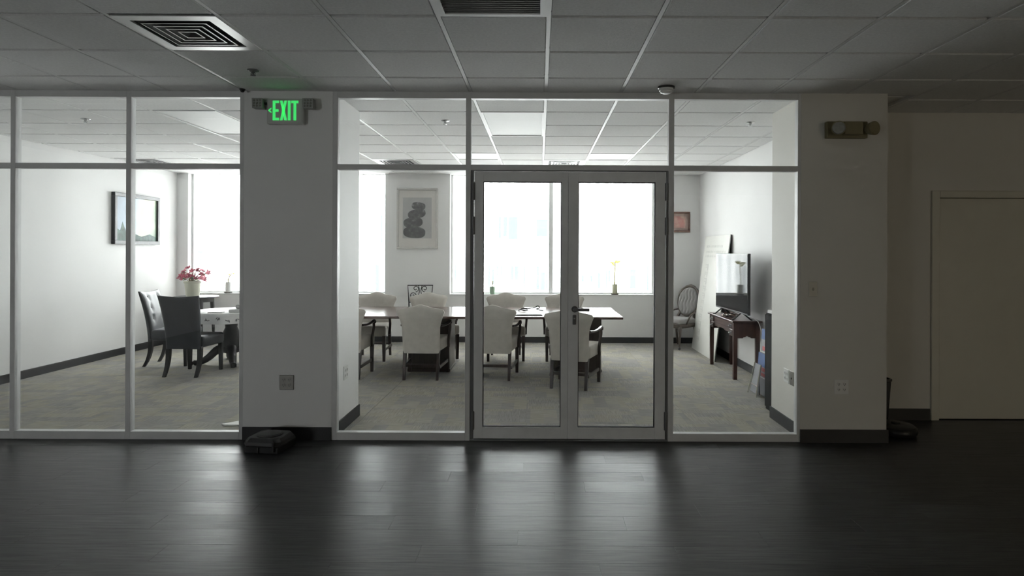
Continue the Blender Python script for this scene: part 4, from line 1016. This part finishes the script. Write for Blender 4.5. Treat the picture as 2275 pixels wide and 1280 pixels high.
for x0, x1, zd in ((-0.475, -0.345, 0), (0.345, 0.475, 0), (-0.475, -0.345, -0.085), (0.345, 0.475, -0.085)):
    b = BM(); box(b, x0, x1, -0.164, -0.136, 0.605 + zd, 0.682 + zd, 0.004, 1); d_ = obj('drawer', b, M['redwood'], t)
    xc = (x0 + x1)/2
    b = BM(); box(b, xc - 0.04, xc + 0.04, -0.167, -0.164, 0.628 + zd, 0.660 + zd, 0.001, 1); tube(b, curve([(xc - 0.03, -0.166, 0.652 + zd), (xc - 0.026, -0.182, 0.64 + zd), (xc, -0.186, 0.634 + zd), (xc + 0.026, -0.182, 0.64 + zd), (xc + 0.03, -0.166, 0.652 + zd)], 4), 0.005, 6)
    obj('drawer_pull', b, M['aludark'], d_)
t = thing('television', 'flat black television on splayed feet on the desk, screen reflecting the windows', 'television', (2.44, 7.89, 0.712), R(-90 + 1.5))
b = BM(); box(b, -0.605, 0.605, -0.022, 0.012, 0.085, 0.81, 0.005, 2); bd = obj('housing', b, M['black'], t)
b = BM(); box(b, -0.594, 0.594, -0.0245, -0.022, 0.105, 0.800); obj('screen', b, M['tv'], bd)
b = BM(); box(b, -0.35, 0.35, 0.012, 0.05, 0.12, 0.50, 0.012, 2); obj('rear_cover', b, M['black'], bd)
for sx in (-1, 1):
    b = BM(); tube(b, [(sx*0.36, -0.005, 0.10), (sx*0.36 - 0.02, -0.10, 0.012), (sx*0.36 - 0.02, -0.125, 0.010)], 0.009, 8); tube(b, [(sx*0.36, -0.005, 0.10), (sx*0.36 + 0.02, 0.10, 0.012), (sx*0.36 + 0.02, 0.115, 0.010)], 0.009, 8); obj('stand_foot', b, M['black'], t, True)
t = thing('cable_bundle', 'dark red brown bundle of cables under the television', 'cable', (2.40, 7.86, 0.712))
random.seed(9)
for k in range(5):
    b = BM(); c0 = Vector((random.uniform(-0.03, 0.03), random.uniform(-0.1, 0.1), 0.03))
    pts = [c0 + Vector((0.05*math.cos(a*0.9 + k), 0.07*math.sin(a + k), 0.012*math.sin(2*a) + 0.004*k)) for a in [q*2*PI/14 for q in range(14)]]
    tube(b, pts, 0.009, 6, closed=True); obj('cable_loop', b, M['brown'] if k % 2 else M['wood'], t, True)
b = BM(); tube(b, curve([(2.58, 7.48, 0.74), (2.62, 7.44, 0.69), (2.64, 7.36, 0.52), (2.665, 7.25, 0.36), (2.67, 7.20, 0.2), (2.66, 7.18, 0.02)], 6), 0.005, 6)
o = obj('power_cord', b, M['white'], smooth=True); tag(o, 'thin white cord hanging from the desk behind the television', 'cord')

# sign panels leaning beside the desk
def sign_panel(label, x, y, w, h, lean, m, bands, rz=0):
    t = thing('sign_panel', label, 'sign', (x, y, 0), 0, 'sign panels leaning beside the desk')
    t.rotation_euler = (0, R(lean), R(rz))
    b = BM(); box(b, -0.006, 0.006, -w/2, w/2, 0.002, h); obj('panel', b, m, t)
    for nm, mm, ya, yb, za, zb in bands:
        b = BM(); box(b, -0.0075, -0.006, ya, yb, za, zb); obj(nm, b, mm, t)
    return t
sign_panel('taller blue and red printed sign leaning on the wall beside the desk', 2.445, 6.80, 0.28, 0.69, 3.5, M['cardgrey'],
           [('blue_field', M['blue'], -0.14, 0.14, 0.58, 0.69), ('red_print', M['red'], -0.12, 0.03, 0.52, 0.565), ('red_print', M['red'], -0.12, 0.09, 0.46, 0.505), ('white_stripe', M['paper'], -0.14, 0.14, 0.435, 0.447)])
sign_panel('shorter blue sign with red lettering at the front of the leaning signs', 2.405, 6.77, 0.26, 0.44, 4, M['cardgrey'],
           [('blue_field', M['blue'], -0.13, 0.13, 0.30, 0.44), ('red_print', M['red'], -0.10, 0.02, 0.25, 0.29), ('red_print', M['red'], -0.10, 0.08, 0.20, 0.235), ('white_stripe', M['paper'], -0.13, 0.13, 0.18, 0.19)])
t = thing('folding_easel', 'small grey folding easel on the carpet in front of the leaning signs', 'easel', (2.325, 6.73, 0), 0)
b = BM(); hexa(b, [(-0.012, -0.10, 0.03), (0.0, -0.10, 0.03), (0.0, 0.10, 0.03), (-0.012, 0.10, 0.03)], [(0.038, -0.085, 0.33), (0.05, -0.085, 0.33), (0.05, 0.085, 0.33), (0.038, 0.085, 0.33)]); obj('card', b, M['cardgrey'], t)
for sy in (-1, 1):
    b = BM(); tube(b, [(-0.03, sy*0.125, 0.0), (0.035, sy*0.09, 0.34)], 0.006, 6); obj('front_leg', b, M['ivory'], t)
b = BM(); tube(b, [(0.055, 0, 0.0), (0.045, 0, 0.33)], 0.006, 6); obj('rear_leg', b, M['aludark'], t)
b = BM(); tube(b, [(-0.006, -0.115, 0.11), (-0.006, 0.115, 0.11)], 0.005, 6); obj('crossbar', b, M['brown'], t)

t = thing('storage_cabinet', 'narrow charcoal cabinet standing behind the right column', 'cabinet', (2.43, 5.99, 0))
b = BM(); box(b, -0.195, 0.20, -0.145, 0.16, 0.0, 0.945, 0.004, 1); obj('body', b, M['cabinet'], t)
b = BM(); box(b, -0.207, -0.197, -0.14, 0.155, 0.03, 0.93, 0.003, 1); d_ = obj('door', b, M['cabinet'], t)
b = BM(); box(b, -0.222, -0.207, -0.11, -0.10, 0.5, 0.62, 0.003, 1); obj('handle', b, M['aludark'], d_)
o = BM(); box(o, -0.12, 0.12, -0.13, 0.14, 0, 0.03, 0.004, 1); o = obj('paper_stack', o, M['paper']); o.location = (2.36, 5.98, 0.945); tag(o, 'white paper stack on top of the charcoal cabinet', 'paper')

# balloon back chair
t = thing('balloon_back_chair', 'antique oval backed chair with pale tufted upholstery beside the white board', 'chair', (2.22, 10.04, 0), R(130))
cz, hzv, hw_ = 0.735, 0.235, 0.205
yb = lambda z: -0.235 - 0.22*(z - 0.45)
ov = [(hw_*math.cos(a)*(1 + 0.06*math.sin(a)), yb(cz + hzv*math.sin(a)), cz + hzv*math.sin(a)) for a in [q*2*PI/40 for q in range(40)]]
b = BM(); tube(b, ov, 0.021, 10, closed=True); fr = obj('back_frame', b, M['carved'], t, True)
b = BM(); tube(b, curve([(-0.09, yb(0.965)-0.004, 0.965), (-0.04, yb(0.985)-0.006, 0.984), (0, yb(0.99)-0.006, 0.992), (0.04, yb(0.985)-0.006, 0.984), (0.09, yb(0.965)-0.004, 0.965)], 4), 0.014, 8); obj('crest', b, M['carved'], fr, True)
we = lambda v: max(0.012, hw_*0.94*math.sqrt(max(0.0, 1 - (2*v - 1)**2)))
zof = lambda v: cz + (2*v - 1)*hzv*0.94
def tuft(u, v):
    x = u*we(v); z = zof(v); ph = math.sin((z - 0.74)*PI/0.09)*0.012
    return 0.010 + (0.026 + 0.020*abs(math.sin((x + ph)*PI/0.062))**0.8)*max(0.0, 1 - abs(u)**4)**0.5*max(0.0, 1 - abs(2*v - 1)**6)**0.5
b = BM(); pad_back(b, we, zof(0), lambda u: zof(1), lambda u, v: yb(zof(v)), tuft, 61, 29); obj('tufted_pad', b, M['velvet'], fr, True)
for zz, xs in ((0.83, (-0.093, -0.031, 0.031, 0.093)), (0.74, (-0.124, -0.062, 0, 0.062, 0.124)), (0.65, (-0.093, -0.031, 0.031, 0.093))):
    for x in xs:
        b = BM(); ball(b, (x, yb(zz) + 0.026, zz), 0.009, 0.006, 0.009, 8, 6); obj('button', b, M['carved'], fr, True)
for sx in (-1, 1):
    b = BM(); tube(b, curve([(sx*0.13, yb(0.56), 0.56), (sx*0.165, -0.225, 0.46), (sx*0.18, -0.21, 0.36), (sx*0.19, -0.24, 0.16), (sx*0.20, -0.29, 0.0)], 5), [0.022]*11 + [0.021, 0.020, 0.019, 0.018, 0.017, 0.016, 0.016, 0.016, 0.016, 0.016][:10], 8); obj('leg', b, M['carved'], t, True)
    b = BM(); tube(b, curve([(sx*0.20, 0.20, 0.36), (sx*0.225, 0.225, 0.29), (sx*0.205, 0.205, 0.16), (sx*0.205, 0.21, 0.045)], 5), [0.030, 0.032, 0.033, 0.033, 0.031, 0.028, 0.025, 0.023, 0.021, 0.020, 0.019, 0.018, 0.017, 0.016, 0.016, 0.016], 8); lg = obj('leg', b, M['carved'], t, True)
    b = BM(); tube(b, [(sx*0.205 - 0.009, 0.21, 0.022), (sx*0.205 + 0.009, 0.21, 0.022)], 0.022, 14); obj('caster', b, M['blackg'], lg, True)
    b = BM(); tube(b, curve([(sx*0.16, yb(0.60), 0.60), (sx*0.225, -0.16, 0.575), (sx*0.245, -0.02, 0.53), (sx*0.235, 0.04, 0.44), (sx*0.225, 0.05, 0.39)], 5), 0.014, 8); obj('arm_scroll', b, M['carved'], t, True)
b = BM(); box(b, -0.225, 0.225, -0.20, 0.235, 0.335, 0.405, 0.02, 2); obj('seat_rail', b, M['carved'], t, True)
b = BM(); box(b, -0.222, 0.222, -0.195, 0.235, 0.395, 0.475, 0.034, 4)
for v in b.verts:
    if v.co.z > 0.46: v.co.z += 0.025*(1 - (v.co.x/0.23)**2)
obj('seat_cushion', b, M['velvet'], t, True)

# pale stand base showing beside the column
t = thing('stand_base', 'pale flat base of a stand on the carpet, poking out beside the column', 'stand', (-2.50, 5.50, 0))
b = BM(); prism(b, [(-0.285, -0.03), (-0.25, -0.05), (0.05, -0.05), (0.05, 0.2), (-0.10, 0.15)], 'z', 0.002, 0.014); obj('plate', b, M['paper'], t)
b = BM(); tube(b, [(0.0, 0, 0.012), (0.0, 0, 1.25)], 0.014, 10); obj('post', b, M['chrome'], t, True)
